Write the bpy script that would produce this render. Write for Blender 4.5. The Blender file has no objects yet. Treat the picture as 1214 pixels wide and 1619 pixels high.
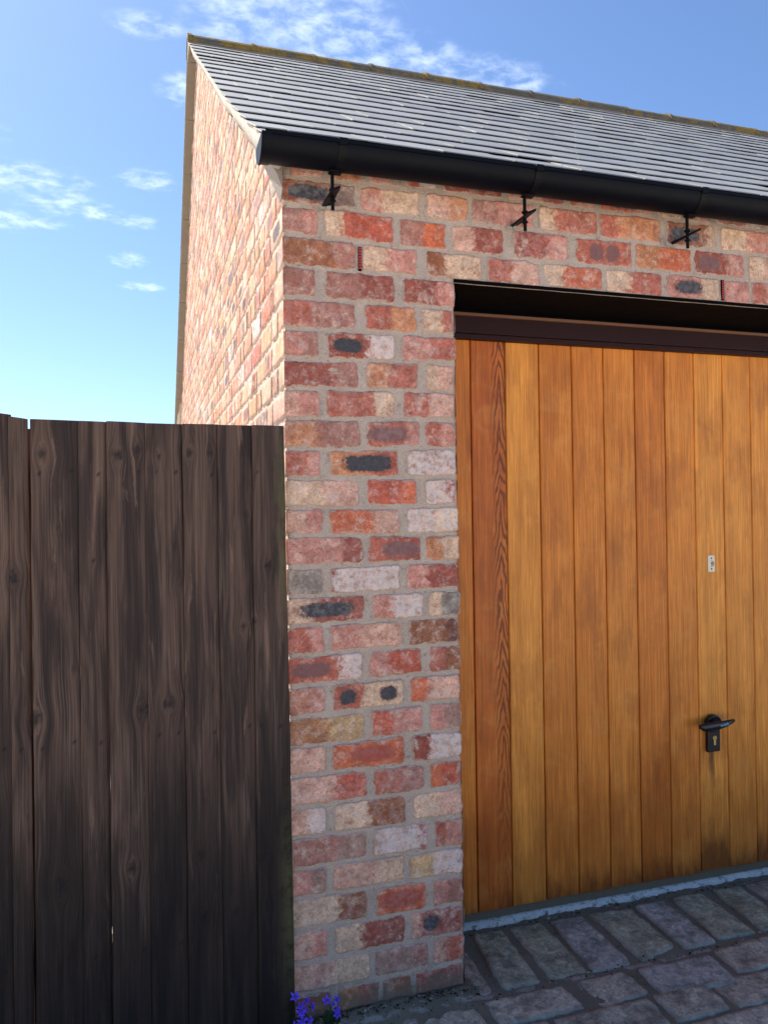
import bpy, math, random
import numpy as np
from mathutils import Matrix, Vector
R = math.radians
scene = bpy.context.scene
COL = scene.collection

# ------------------------------------------------------------ camera
cam_d = bpy.data.cameras.new('camera'); cam = bpy.data.objects.new('camera', cam_d); COL.objects.link(cam)
scene.camera = cam
YAW, PIT, ROL = 0.3009, 0.00628, -0.01443
fw = Vector((math.sin(YAW)*math.cos(PIT), math.cos(YAW)*math.cos(PIT), math.sin(PIT)))
r0 = Vector((math.cos(YAW), -math.sin(YAW), 0)); u0 = r0.cross(fw)
rr = r0*math.cos(ROL)+u0*math.sin(ROL); uu = -r0*math.sin(ROL)+u0*math.cos(ROL)
M = Matrix.Identity(4)
for i in range(3):
    M[i][0] = rr[i]; M[i][1] = uu[i]; M[i][2] = -fw[i]
M[0][3], M[1][3], M[2][3] = -0.3842, -2.1638, 1.4381
cam.matrix_world = M
cam_d.sensor_fit = 'VERTICAL'; cam_d.sensor_height = 24.0; cam_d.lens = 1210.86/1619*24
cam_d.clip_start = 0.02; cam_d.clip_end = 3000

# ------------------------------------------------------------ light
SUN_EL = R(50); SUN_AZ = R(-29)         # azimuth measured from +y towards +x (negative: towards -x)
sdir = Vector((math.sin(SUN_AZ)*math.cos(SUN_EL), math.cos(SUN_AZ)*math.cos(SUN_EL), math.sin(SUN_EL)))
sl = bpy.data.lights.new('sun', 'SUN'); sl.energy = 4.0; sl.angle = R(0.53); sl.color = (1.0, 0.93, 0.82)
so = bpy.data.objects.new('sun', sl); COL.objects.link(so); so.location = (0, 0, 20)
so.rotation_euler = sdir.to_track_quat('Z', 'Y').to_euler()
scene.view_settings.view_transform = 'Standard'; scene.view_settings.look = 'None'
scene.view_settings.exposure = 1.65; scene.view_settings.gamma = 1

def lin(c):
    return tuple((v/255/12.92 if v/255 <= .04045 else ((v/255+.055)/1.055)**2.4) for v in c)

class NT:
    """small helper for node trees"""
    def __init__(s, tree): s.t = tree; s.n = tree.nodes; s.l = tree.links
    def new(s, kind, **kw):
        n = s.n.new(kind)
        for k, v in kw.items(): setattr(n, k, v)
        return n
    def put(s, sock, v):
        if isinstance(v, bpy.types.NodeSocket): s.l.new(v, sock)
        elif v is not None:
            if isinstance(v, (tuple, list)) and sock.type == 'RGBA' and len(v) == 3: v = (*v, 1)
            sock.default_value = v
    def m(s, op, a, b=None, c=None, clamp=False):
        n = s.new('ShaderNodeMath', operation=op, use_clamp=clamp)
        s.put(n.inputs[0], a)
        if b is not None: s.put(n.inputs[1], b)
        if c is not None: s.put(n.inputs[2], c)
        return n.outputs[0]
    def mix(s, f, a, b, mode='MIX'):
        n = s.new('ShaderNodeMix', data_type='RGBA', blend_type=mode)
        s.put(n.inputs[0], f); s.put(n.inputs[6], a); s.put(n.inputs[7], b); return n.outputs[2]
    def step(s, v, lo, hi):
        n = s.new('ShaderNodeMapRange', interpolation_type='SMOOTHSTEP')
        s.put(n.inputs[0], v); s.put(n.inputs[1], lo); s.put(n.inputs[2], hi); return n.outputs[0]
    def rng(s, v, a, b, c, d):
        n = s.new('ShaderNodeMapRange'); s.put(n.inputs[0], v)
        for i, x in enumerate((a, b, c, d)): s.put(n.inputs[i+1], x)
        return n.outputs[0]
    def noise(s, vec, scale, detail=4, rough=.6, dist=0, out=0):
        n = s.new('ShaderNodeTexNoise'); s.put(n.inputs['Vector'], vec); s.put(n.inputs['Scale'], scale)
        n.inputs['Detail'].default_value = detail; n.inputs['Roughness'].default_value = rough
        n.inputs['Distortion'].default_value = dist; return n.outputs[out]
    def voro(s, vec, scale, feature='F1'):
        n = s.new('ShaderNodeTexVoronoi', feature=feature); s.put(n.inputs['Vector'], vec); s.put(n.inputs['Scale'], scale); return n
    def pos(s): return s.new('ShaderNodeNewGeometry').outputs['Position']
    def obj(s): return s.new('ShaderNodeTexCoord').outputs['Object']
    def vscale(s, v, sc, off=(0, 0, 0)):
        n = s.new('ShaderNodeMapping'); s.put(n.inputs[0], v); n.inputs['Scale'].default_value = sc
        n.inputs['Location'].default_value = off; return n.outputs[0]
    def xyz(s, v):
        n = s.new('ShaderNodeSeparateXYZ'); s.put(n.inputs[0], v); return n.outputs
    def comb(s, x, y, z):
        n = s.new('ShaderNodeCombineXYZ'); s.put(n.inputs[0], x); s.put(n.inputs[1], y); s.put(n.inputs[2], z); return n.outputs[0]
    def attr(s, name):
        n = s.new('ShaderNodeAttribute', attribute_name=name); return n
    def bump(s, h, strength=.5, dist=.01, normal=None):
        n = s.new('ShaderNodeBump'); s.put(n.inputs['Height'], h); n.inputs['Strength'].default_value = strength
        n.inputs['Distance'].default_value = dist
        if normal is not None: s.put(n.inputs['Normal'], normal)
        return n.outputs[0]

def material(name):
    m = bpy.data.materials.new(name); m.use_nodes = True
    t = NT(m.node_tree); b = m.node_tree.nodes['Principled BSDF']
    return m, t, b

# ------------------------------------------------------------ sky
world = bpy.data.worlds.new('World'); scene.world = world; world.use_nodes = True
w = NT(world.node_tree); bg = world.node_tree.nodes['Background']
sky = w.new('ShaderNodeTexSky', sky_type='NISHITA'); sky.sun_disc = False
sky.sun_elevation = SUN_EL; sky.sun_rotation = SUN_AZ
sky.air_density = 1.0; sky.dust_density = 0.5; sky.ozone_density = 4.0; sky.altitude = 50
gen = w.new('ShaderNodeTexCoord').outputs['Generated']
gx, gy, gz = w.xyz(gen)
# wispy cirrus: noise on the plane of the cloud layer (direction divided by its height)
zz = w.m('ADD', w.m('MAXIMUM', gz, 0.0), 0.10)
pl = w.comb(w.m('DIVIDE', gx, zz), w.m('DIVIDE', gy, zz), 0.0)
fine = w.noise(w.vscale(pl, (1.2, 1.4, 1), (5.7, 2.9, 0)), 17.0, 6, .60, .25)
wob = w.noise(pl, 6.0, 3, .5)
blobs = [(-.27, 1.92, .13, .07), (-.19, 2.03, .10, .06), (-.10, 2.06, .06, .05), (.01, 1.87, .06, .045), (-.02, 2.09, .06, .04),
         (-.04, 2.33, .05, .05), (.0, 2.53, .06, .05), (-.31, 2.14, .10, .06), (.02, 1.35, .06, .03), (.16, 1.28, .11, .09),
         (.27, 1.25, .15, .09), (.36, 1.31, .14, .08), (.50, 1.32, .12, .06), (.64, 1.31, .12, .05), (.07, 1.52, .04, .05), (-.6, 1.7, .3, .12)]
px_, py_, _ = w.xyz(pl)
cov = 0.0
for bx_, by_, rx_, ry_ in blobs:
    dx = w.m('DIVIDE', w.m('SUBTRACT', px_, bx_), rx_*1.15); dy = w.m('DIVIDE', w.m('SUBTRACT', py_, by_), ry_*1.15)
    q = w.m('ADD', w.m('MULTIPLY', dx, dx), w.m('MULTIPLY', dy, dy))
    q = w.m('ADD', q, w.m('MULTIPLY', w.m('SUBTRACT', wob, .5), 1.6))
    cov = w.m('MAXIMUM', cov, w.m('SUBTRACT', 1.0, w.step(q, 0.0, 1.6)))
far = w.m('MULTIPLY', w.step(w.noise(pl, 1.3, 3, .5), .55, .75), w.step(w.m('ABSOLUTE', w.m('SUBTRACT', gx, .2)), .8, .9))   # cirrus elsewhere in the sky
cov = w.m('MAXIMUM', cov, far)
cl = w.m('MULTIPLY', cov, w.step(w.m('ADD', fine, w.m('MULTIPLY', cov, .14)), .46, .95))
cl = w.m('MULTIPLY', w.m('MULTIPLY', cl, w.step(gz, 0.02, 0.15)), .36)
skyc = w.mix(cl, w.mix(1, sky.outputs[0], (.81, .885, .99), 'MULTIPLY'), (10.5, 11.3, 12.4))
w.l.new(skyc, bg.inputs[0]); bg.inputs[1].default_value = 0.060
# ------------------------------------------------------------ mesh tools
rs = np.random.RandomState(7)
def hsh(ix, iy, seed):
    h = (ix.astype(np.int64)*374761393 + iy.astype(np.int64)*668265263 + seed*1442695041) & 0xffffffff
    h = ((h ^ (h >> 13))*1274126177) & 0xffffffff
    return ((h ^ (h >> 16)) & 0xffff)/65535.0
def vn(x, y, seed=0, octv=3):
    """fractal value noise, about -1..1"""
    x = np.asarray(x, float); y = np.asarray(y, float); x, y = np.broadcast_arrays(x, y)
    s = 0; a = 1; tot = 0
    for o in range(octv):
        ix = np.floor(x); iy = np.floor(y); fx = x-ix; fy = y-iy
        fx = fx*fx*(3-2*fx); fy = fy*fy*(3-2*fy)
        k = seed+o*17
        v = (hsh(ix, iy, k)*(1-fx)+hsh(ix+1, iy, k)*fx)*(1-fy)+(hsh(ix, iy+1, k)*(1-fx)+hsh(ix+1, iy+1, k)*fx)*fy
        s = s+a*(v*2-1); tot += a; a *= .5; x = x*2.03+5.1; y = y*2.03+3.7
    return s/tot*1.4

class MB:
    """collects geometry; build() links it as ONE mesh object"""
    def __init__(s): s.v = []; s.f = []; s.mi = []; s.at = {}; s.n = 0
    def add(s, v, f, mi=0, **at):
        v = np.asarray(v, float).reshape(-1, 3)
        for k in set(at) | set(s.at):
            if k not in s.at:
                q = at[k]; dim = 1 if np.ndim(q) == 0 or (isinstance(q, np.ndarray) and q.ndim == 1) else np.asarray(q).shape[-1]
                s.at[k] = [np.zeros((s.n, dim))]
            dim = s.at[k][0].shape[1]
            a = at.get(k)
            if a is None: a = np.zeros((len(v), dim))
            else:
                a = np.asarray(a, float)
                if a.ndim <= 1 and a.size == dim: a = np.tile(a.reshape(1, dim), (len(v), 1))
                a = a.reshape(len(v), dim)
            s.at[k].append(a)
        s.v.append(v); s.f += [tuple(int(i)+s.n for i in q) for q in f]; s.mi += [mi]*len(f); s.n += len(v)
    def box(s, x0, x1, y0, y1, z0, z1, mi=0, **at):
        v = [(x, y, z) for x in (x0, x1) for y in (y0, y1) for z in (z0, z1)]
        s.add(v, [(0, 1, 3, 2), (4, 6, 7, 5), (0, 4, 5, 1), (2, 3, 7, 6), (0, 2, 6, 4), (1, 5, 7, 3)], mi, **at)
    def obox(s, c, ax, ay, az, hx, hy, hz, mi=0, **at):
        c, ax, ay, az = map(lambda q: np.array(q, float), (c, ax, ay, az))
        v = [c+ax*i*hx+ay*j*hy+az*k*hz for i in (-1, 1) for j in (-1, 1) for k in (-1, 1)]
        s.add(v, [(0, 1, 3, 2), (4, 6, 7, 5), (0, 4, 5, 1), (2, 3, 7, 6), (0, 2, 6, 4), (1, 5, 7, 3)], mi, **at)
    def tube(s, pts, rad, n=10, mi=0, cap=True, **at):
        pts = [Vector(p) for p in pts]; rad = rad if isinstance(rad, (list, tuple)) else [rad]*len(pts)
        v = []; f = []
        prev = None
        for i, p in enumerate(pts):
            t = (pts[min(i+1, len(pts)-1)]-pts[max(i-1, 0)]).normalized()
            if prev is None: a = t.orthogonal().normalized()
            else: a = (prev-t*prev.dot(t)).normalized()
            prev = a; b = t.cross(a)
            for k in range(n):
                an = 2*math.pi*k/n; v.append(p+(a*math.cos(an)+b*math.sin(an))*rad[i])
        for i in range(len(pts)-1):
            for k in range(n): f.append((i*n+k, i*n+(k+1) % n, (i+1)*n+(k+1) % n, (i+1)*n+k))
        if cap: f.append(tuple(range(n-1, -1, -1))); f.append(tuple((len(pts)-1)*n+k for k in range(n)))
        s.add([tuple(q) for q in v], f, mi, **at)
    def sweep(s, prof, axis_pts, mi=0, closed=True, caps=True, **at):
        """prof: list of 3-D offsets, axis_pts: list of 3-D points"""
        n = len(prof); v = [np.array(a)+np.array(q) for a in axis_pts for q in prof]; f = []
        rng_ = n if closed else n-1
        for i in range(len(axis_pts)-1):
            for k in range(rng_): f.append((i*n+k, (i+1)*n+k, (i+1)*n+(k+1) % n, i*n+(k+1) % n))
        if closed and caps: f.append(tuple(range(n))); f.append(tuple((len(axis_pts)-1)*n+k for k in range(n-1, -1, -1)))
        s.add(v, f, mi, **at)
    def build(s, name, mats, parent=None, smooth=False, bevel=0, recalc=True):
        me = bpy.data.meshes.new(name)
        V = np.concatenate(s.v); me.from_pydata(V.tolist(), [], s.f)
        for m_ in (mats if isinstance(mats, (list, tuple)) else [mats]): me.materials.append(m_)
        me.polygons.foreach_set('material_index', s.mi)
        me.polygons.foreach_set('use_smooth', [smooth]*len(s.f))
        for k, a in s.at.items():
            a = np.concatenate(a)
            if a.shape[1] == 1:
                at_ = me.attributes.new(k, 'FLOAT', 'POINT'); at_.data.foreach_set('value', a.ravel())
            elif a.shape[1] == 3:
                at_ = me.attributes.new(k, 'FLOAT_VECTOR', 'POINT'); at_.data.foreach_set('vector', a.ravel())
            else:
                at_ = me.attributes.new(k, 'FLOAT_COLOR', 'POINT'); at_.data.foreach_set('color', a.ravel())
        me.update()
        if recalc:
            import bmesh
            bm = bmesh.new(); bm.from_mesh(me); bmesh.ops.recalc_face_normals(bm, faces=bm.faces); bm.to_mesh(me); bm.free()
        o = bpy.data.objects.new(name, me); COL.objects.link(o)
        if parent is not None: o.parent = parent
        if bevel:
            b = o.modifiers.new('bevel', 'BEVEL'); b.width = bevel; b.segments = 2; b.limit_method = 'ANGLE'; b.angle_limit = R(40)
        return o

def empty(name, loc=(0, 0, 0), parent=None):
    o = bpy.data.objects.new(name, None); COL.objects.link(o); o.location = loc; o.empty_display_size = .1
    if parent: o.parent = parent
    return o
def tag(o, label, cat, group=None):
    o['label'] = label; o['category'] = cat
    if group: o['group'] = group

def patch(mb, corners, n, nu, nv, proud=.004, drop=.004, wob=.003, rc=.010, rough=.0008, tilt=.0012, open_l=False, open_r=False, seed=0, e=(.0018, .006), mi=0, wf=38., **at):
    """one brick or stone face: an irregular raised pad over the quad corners (bl, br, tr, tl)"""
    c = np.array(corners, float); n = np.array(n, float)
    W = np.linalg.norm(c[1]-c[0]); Hh = np.linalg.norm(c[3]-c[0])
    def axis(L, k): 
        e1 = min(e[0], L*.2); e2 = min(e[1], L*.35)
        return np.concatenate([[0, e1], np.linspace(e2, L-e2, k), [L-e1, L]])
    a = axis(W, nu); b = axis(Hh, nv); A, B = np.meshgrid(a, b)
    dl = A.copy(); dr = W-A; db = B.copy(); dt = Hh-B
    if open_l: dl = dl+1
    if open_r: dr = dr+1
    dmin = np.minimum(np.minimum(dl, dr), np.minimum(db, dt))
    X = A.copy(); Y = B.copy()
    r_ = min(rc, W*.4, Hh*.4)*(0.6+.8*rs.rand())
    for sx, D1 in ((1, dl), (-1, dr)):
        for sy, D2 in ((1, db), (-1, dt)):
            aa = r_-D1; bb = r_-D2; msk = (aa > 0) & (bb > 0)
            k = np.where(msk, np.maximum(aa, bb)/np.maximum(np.hypot(aa, bb), 1e-9), 1)
            X += np.where(msk, aa*(1-k)*sx, 0); Y += np.where(msk, bb*(1-k)*sy, 0)
    # wavy outline: pushes the edges in and out
    fall = lambda D, L: np.clip(1-D/(L*.5), 0, 1)**2
    X += np.where(open_l, 0, 1)*vn(B*wf, 0.5, seed+1)*wob*fall(A, W) - np.where(open_r, 0, 1)*vn(B*wf, 3.5, seed+2)*wob*fall(W-A, W)
    X += np.where(open_l, 0, 1)*vn(B*150, 1.5, seed+8)*wob*.30*fall(A, W) - np.where(open_r, 0, 1)*vn(B*150, 4.5, seed+9)*wob*.30*fall(W-A, W)
    Y += vn(A*130, 8.5, seed+10)*wob*.28*fall(B, Hh) - vn(A*130, 2.5, seed+11)*wob*.28*fall(Hh-B, Hh)
    Y += vn(A*wf, 7.5, seed+3)*wob*fall(B, Hh) - vn(A*wf, 9.5, seed+4)*wob*fall(Hh-B, Hh)
    t1 = (rs.rand()-.5)*2*tilt; t2 = (rs.rand()-.5)*2*tilt
    top = proud + t1*(A/W-.5)*2 + t2*(B/Hh-.5)*2 + rough*vn(A*60+seed, B*60, seed+5, 4)*1.2 + rough*1.3*vn(A*17, B*17+seed, seed+6, 2)
    h = np.where(dmin < 1e-9, -drop, np.where(dmin <= e[0]+1e-9, top-.45*(proud+drop)*.5, top))
    s_ = (X/W)[..., None]; t_ = (Y/Hh)[..., None]
    P = (c[0]*(1-s_)+c[1]*s_)*(1-t_) + (c[3]*(1-s_)+c[2]*s_)*t_ + n*h[..., None]
    m_, k_ = A.shape; idx = np.arange(m_*k_).reshape(m_, k_)
    f = np.stack([idx[:-1, :-1], idx[:-1, 1:], idx[1:, 1:], idx[1:, :-1]], -1).reshape(-1, 4)
    uv = np.stack([A.ravel()/W, B.ravel()/Hh, np.minimum(dmin, .05).ravel()], -1)
    mb.add(P.reshape(-1, 3), f, mi, buv=uv, **at)

def sheet(mb, u0_, u1_, v0_, v1_, org, ua, va, n, step=.012, amp=.0025, mi=0, freq=30, vmax=None, **at):
    """rough mortar sheet"""
    nu = max(2, int((u1_-u0_)/step)); nv = max(2, int((v1_-v0_)/step))
    A, B = np.meshgrid(np.linspace(u0_, u1_, nu), np.linspace(0, 1, nv))
    top = v1_ if vmax is None else vmax(A)
    B = v0_+(top-v0_)*B
    h = amp*vn(A*freq, B*freq, 91, 3)
    P = np.array(org)+A[..., None]*np.array(ua)+B[..., None]*np.array(va)+h[..., None]*np.array(n)
    m_, k_ = A.shape; idx = np.arange(m_*k_).reshape(m_, k_)
    f = np.stack([idx[:-1, :-1], idx[:-1, 1:], idx[1:, 1:], idx[1:, :-1]], -1).reshape(-1, 4)
    mb.add(P.reshape(-1, 3), f, mi, **at)

# ------------------------------------------------------------ materials
ALB = .96
def brick_material():
    m, t, b = material('reclaimed_brick')
    P = t.pos(); c1 = t.attr('c1'); c2 = t.attr('c2'); c3 = t.attr('c3'); c4 = t.attr('c4'); uv = t.attr('buv')
    u, v, ed = t.xyz(uv.outputs['Vector'])
    c4x, c4y, c4z = t.xyz(c4.outputs['Vector'])           # core centre u, core radius u, core radius v
    tr, core = c1.outputs['Alpha'], c3.outputs['Alpha']; white = c2.outputs['Alpha']
    nb = t.noise(P, 22, 5, .62); nf = t.noise(P, 120, 4, .65); nm = t.noise(t.vscale(P, (1, 1, 1), (4, 7, 1)), 45, 5, .65)
    spk = t.noise(t.vscale(P, (1, 1, 1), (9, 2, 5)), 260, 2, .5)
    x = t.m('ADD', u, t.m('MULTIPLY', t.m('SUBTRACT', nm, .5), .55))
    col = t.mix(t.step(t.m('SUBTRACT', x, tr), -.05, .07), c1.outputs['Color'], c2.outputs['Color'])
    # tone variation inside the brick
    col = t.mix(1, col, t.mix(t.step(nb, .22, .78), (.66, .60, .58), (1.36, 1.34, 1.32)), 'MULTIPLY')
    col = t.mix(1, col, t.mix(t.step(nf, .28, .72), (.80, .77, .77), (1.18, 1.19, 1.19)), 'MULTIPLY')
    col = t.mix(.08, col, lin((196, 150, 130)))
    fi = t.noise(t.vscale(P, (1, 1, 1), (5, 5, 2)), 300, 3, .6)
    col = t.mix(1, col, t.mix(t.step(fi, .3, .7), (.86, .84, .84), (1.12, 1.12, 1.12)), 'MULTIPLY')
    crz = t.voro(t.vscale(P, (1, 1, 1.4), (2, 2, 2)), 34, 'DISTANCE_TO_EDGE').outputs['Distance']
    crz = t.m('MULTIPLY', t.step(crz, .025, .0), t.step(nm, .50, .60))
    col = t.mix(t.m('MULTIPLY', crz, .6), col, lin((84, 48, 42)))
    # reddish skin patches and pale lime patches
    p1 = t.step(t.noise(t.vscale(P, (1, 1, 1), (1, 3, 8)), 30, 6, .7, .3), .56, .62)
    col = t.mix(t.m('MULTIPLY', p1, .5), col, lin((158, 84, 70)))
    p2 = t.step(t.noise(t.vscale(P, (1, 1, 1), (6, 1, 2)), 26, 8, .76, .2), .48, .66)
    p2 = t.m('MULTIPLY', p2, t.rng(t.noise(t.vscale(P, (1, 1, 1), (2, 9, 3)), 150, 3, .6), .35, .6, .35, 1.0))
    col = t.mix(t.m('MULTIPLY', p2, t.m('ADD', .62, t.m('MULTIPLY', white, .38))), col, lin((232, 208, 192)))
    # burnt or sanded oval core
    twin = t.m('LESS_THAN', c4y, .125)          # bricks with two burnt spots
    um = t.m('SUBTRACT', .5, t.m('ABSOLUTE', t.m('SUBTRACT', u, .5)))
    uc_ = t.m('ADD', u, t.m('MULTIPLY', twin, t.m('SUBTRACT', um, u)))
    du = t.m('DIVIDE', t.m('SUBTRACT', uc_, c4x), c4y); dv = t.m('DIVIDE', t.m('SUBTRACT', v, .5), c4z)
    dd = t.m('ADD', t.m('POWER', t.m('ABSOLUTE', du), 3), t.m('POWER', t.m('ABSOLUTE', dv), 3))
    dd = t.m('ADD', dd, t.m('ADD', t.m('MULTIPLY', t.m('SUBTRACT', nm, .5), 2.2), t.m('MULTIPLY', t.m('SUBTRACT', nf, .5), 1.8)))
    ring = t.m('MULTIPLY', t.m('MULTIPLY', t.m('GREATER_THAN', core, .01), t.m('SUBTRACT', 1.0, t.step(dd, 1.0, 2.2))), .55)
    col = t.mix(ring, col, t.mix(.5, c3.outputs['Color'], lin((180, 100, 70))))
    cm = t.m('MULTIPLY', core, t.m('SUBTRACT', 1.0, t.step(dd, .75, 1.1)))
    ccol = t.mix(t.m('MULTIPLY', nf, .5), c3.outputs['Color'], lin((120, 112, 115)))
    col = t.mix(cm, col, ccol)
    # pits
    pit = t.m('SUBTRACT', 1.0, t.step(spk, .26, .34))
    vor = t.voro(P, 130); pv = t.m('SUBTRACT', 1.0, t.step(vor.outputs['Distance'], .10, .20))
    pit = t.m('MAXIMUM', pit, t.m('MULTIPLY', pv, t.step(nb, .5, .6)))
    col = t.mix(t.m('MULTIPLY', pit, .85), col, lin((62, 36, 34)))
    # thin white salts
    side = t.step(t.m('SUBTRACT', x, tr), -.03, .04)
    keep = t.m('SUBTRACT', 1.0, t.m('MULTIPLY', c4.outputs['Alpha'], t.m('SUBTRACT', 1.0, side)))
    wn = t.m('MULTIPLY', t.m('MULTIPLY', white, keep), t.step(t.noise(P, 55, 7, .72), .42, .6))
    col = t.mix(t.m('MULTIPLY', wn, .72), col, lin((222, 210, 208)))
    # mortar smeared over the edges
    sm = t.step(t.m('SUBTRACT', ed, t.m('MULTIPLY', t.m('SUBTRACT', nm, .42), .022)), .0035, .0005)
    edge_dark = t.m('MULTIPLY', t.step(t.m('SUBTRACT', ed, t.m('MULTIPLY', t.m('SUBTRACT', nm, .5), .02)), .007, .001), .5)
    col = t.mix(edge_dark, col, lin((150, 76, 62)))
    mort = t.mix(nf, lin((172, 152, 140)), lin((214, 196, 182)))
    col = t.mix(t.m('MULTIPLY', sm, .85), col, mort)
    pz_ = t.xyz(P)[2]
    foot = t.step(t.m('ADD', pz_, t.m('MULTIPLY', t.m('SUBTRACT', nb, .5), .16)), .085, .035)
    col = t.mix(t.m('MULTIPLY', foot, .8), col, lin((120, 104, 88)))
    col = t.mix(1, col, (ALB, ALB, ALB), 'MULTIPLY')
    t.put(b.inputs['Base Color'], col); b.inputs['Roughness'].default_value = .9
    b.inputs['Specular IOR Level'].default_value = .25
    h = t.m('ADD', t.m('MULTIPLY', nb, .5), t.m('SUBTRACT', t.m('MULTIPLY', nf, .35), t.m('MULTIPLY', pit, .5)))
    t.put(b.inputs['Normal'], t.bump(h, .75, .006))
    return m
def mortar_material():
    m, t, b = material('lime_mortar')
    P = t.pos(); n1 = t.noise(P, 14, 5, .6); n2 = t.noise(P, 260, 4, .75); n3 = t.noise(P, 55, 5, .65)
    col = t.mix(n1, lin((172, 152, 140)), lin((216, 198, 184)))
    col = t.mix(1, col, t.mix(t.step(n2, .3, .7), (.78, .76, .74), (1.2, 1.2, 1.2)), 'MULTIPLY')
    col = t.mix(t.m('MULTIPLY', t.step(n3, .58, .66), .4), col, lin((120, 84, 70)))
    z = t.xyz(P)[2]
    damp = t.m('MULTIPLY', t.step(t.m('ADD', z, t.m('MULTIPLY', t.m('SUBTRACT', n1, .5), .15)), .09, .0), .65)
    col = t.mix(damp, col, lin((92, 88, 76)))
    col = t.mix(1, col, (ALB, ALB, ALB), 'MULTIPLY')
    t.put(b.inputs['Base Color'], col); b.inputs['Roughness'].default_value = .95; b.inputs['Specular IOR Level'].default_value = .2
    t.put(b.inputs['Normal'], t.bump(t.m('ADD', n2, t.m('MULTIPLY', n3, 1.2)), .8, .004))
    return m
BRICK = brick_material(); MORTAR = mortar_material()

PAL = dict(red=(182, 100, 82), dkr=(154, 78, 66), ror=(188, 88, 66), ora=(206, 108, 72), obf=(204, 138, 98), pnk=(202, 140, 126), plp=(214, 168, 148),
           crm=(220, 188, 160), wht=(214, 186, 174), pup=(170, 116, 104), gry=(140, 118, 110), gre=(158, 148, 136), grg=(140, 136, 128), grp=(168, 132, 118),
           buf=(206, 172, 128), dbf=(176, 122, 84), brn=(150, 92, 62), dkb=(112, 66, 56), obp=(190, 132, 108))
PL = {k: lin(v) for k, v in PAL.items()}
CORES = dict(k=(lin((52, 52, 60)), 1.0), p=(lin((132, 88, 88)), .85), r=(lin((186, 78, 58)), .8))
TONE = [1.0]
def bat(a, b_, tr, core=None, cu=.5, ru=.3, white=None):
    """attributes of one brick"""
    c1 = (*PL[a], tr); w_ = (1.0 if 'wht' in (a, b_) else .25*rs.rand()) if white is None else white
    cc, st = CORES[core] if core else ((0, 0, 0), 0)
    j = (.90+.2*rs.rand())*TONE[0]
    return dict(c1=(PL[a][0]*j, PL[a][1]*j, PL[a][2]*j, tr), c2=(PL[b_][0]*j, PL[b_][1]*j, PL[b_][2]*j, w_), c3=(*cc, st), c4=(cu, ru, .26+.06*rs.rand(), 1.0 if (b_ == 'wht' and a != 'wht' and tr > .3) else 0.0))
MIX = [('red', 3), ('dkr', 2), ('ror', 2), ('ora', 2), ('obf', 2), ('pnk', 4), ('plp', 3), ('crm', 3), ('pup', 3), ('gry', .6), ('buf', 1), ('brn', 1), ('wht', 1), ('grp', 1)]
MIXG = [('red', .4), ('ror', .4), ('ora', 1.2), ('obf', 5), ('pnk', 1.5), ('plp', 4), ('crm', 6), ('pup', .8), ('gre', 1.2), ('gry', .5), ('buf', 4), ('brn', .5), ('wht', .7), ('dbf', 1.5)]
def rnd_brick(mx=MIX):
    k = [q[0] for q in mx]; p_ = np.array([q[1] for q in mx], float); p_ /= p_.sum()
    a = k[rs.choice(len(k), p=p_)]; b_ = k[rs.choice(len(k), p=p_)] if rs.rand() < .75 else a
    core = None; x = rs.rand()
    if x < .07: core = 'k'
    elif x < .17: core = 'p'
    return bat(a, b_, .25+.5*rs.rand(), core, .35+.3*rs.rand(), .2+.16*rs.rand())

def simple(name, rgb, rough=.6, spec=.5, metal=0, var=.25, scale=30, bump=.2, bscale=None):
    m, t, b = material(name)
    P = t.pos(); n = t.noise(P, scale, 5, .6)
    c = lin(rgb)
    t.put(b.inputs['Base Color'], t.mix(n, tuple(v*(1-var) for v in c), tuple(min(1, v*(1+var)) for v in c)))
    t.put(b.inputs['Roughness'], t.rng(n, 0, 1, max(.05, rough-.12), min(1, rough+.12)))
    b.inputs['Metallic'].default_value = metal; b.inputs['Specular IOR Level'].default_value = spec
    if bump: t.put(b.inputs['Normal'], t.bump(t.noise(P, bscale or scale*4, 4, .6), bump, .004))
    return m

def slate_material():
    m, t, b = material('roof_slate')
    P = t.pos(); tone = t.attr('tone'); n = t.noise(P, 9, 5, .6); f = t.noise(P, 90, 5, .7)
    col = t.mix(tone.outputs['Fac'], lin((112, 116, 122)), lin((130, 133, 137)))
    col = t.mix(1, col, t.mix(n, (.86, .86, .86), (1.14, 1.14, 1.14)), 'MULTIPLY')
    col = t.mix(t.m('MULTIPLY', t.step(f, .55, .72), .15), col, lin((160, 158, 140)))
    # lichen collected along tile edges and on the lower courses
    e_ = t.attr('edge').outputs['Fac']
    li = t.m('MULTIPLY', t.step(e_, .6, .92), t.step(t.noise(P, 28, 5, .7), .40, .55))
    col = t.mix(t.m('MULTIPLY', li, .8), col, lin((186, 176, 140)))
    sp = t.step(t.voro(P, 22).outputs['Distance'], .12, .05)
    col = t.mix(t.m('MULTIPLY', sp, t.step(n, .60, .66)), col, lin((190, 186, 160)))
    t.put(b.inputs['Base Color'], col); t.put(b.inputs['Roughness'], t.rng(f, 0, 1, .48, .7)); b.inputs['Specular IOR Level'].default_value = .5
    t.put(b.inputs['Normal'], t.bump(t.m('ADD', f, n), .12, .003))
    return m
SLATE = slate_material()

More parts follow.
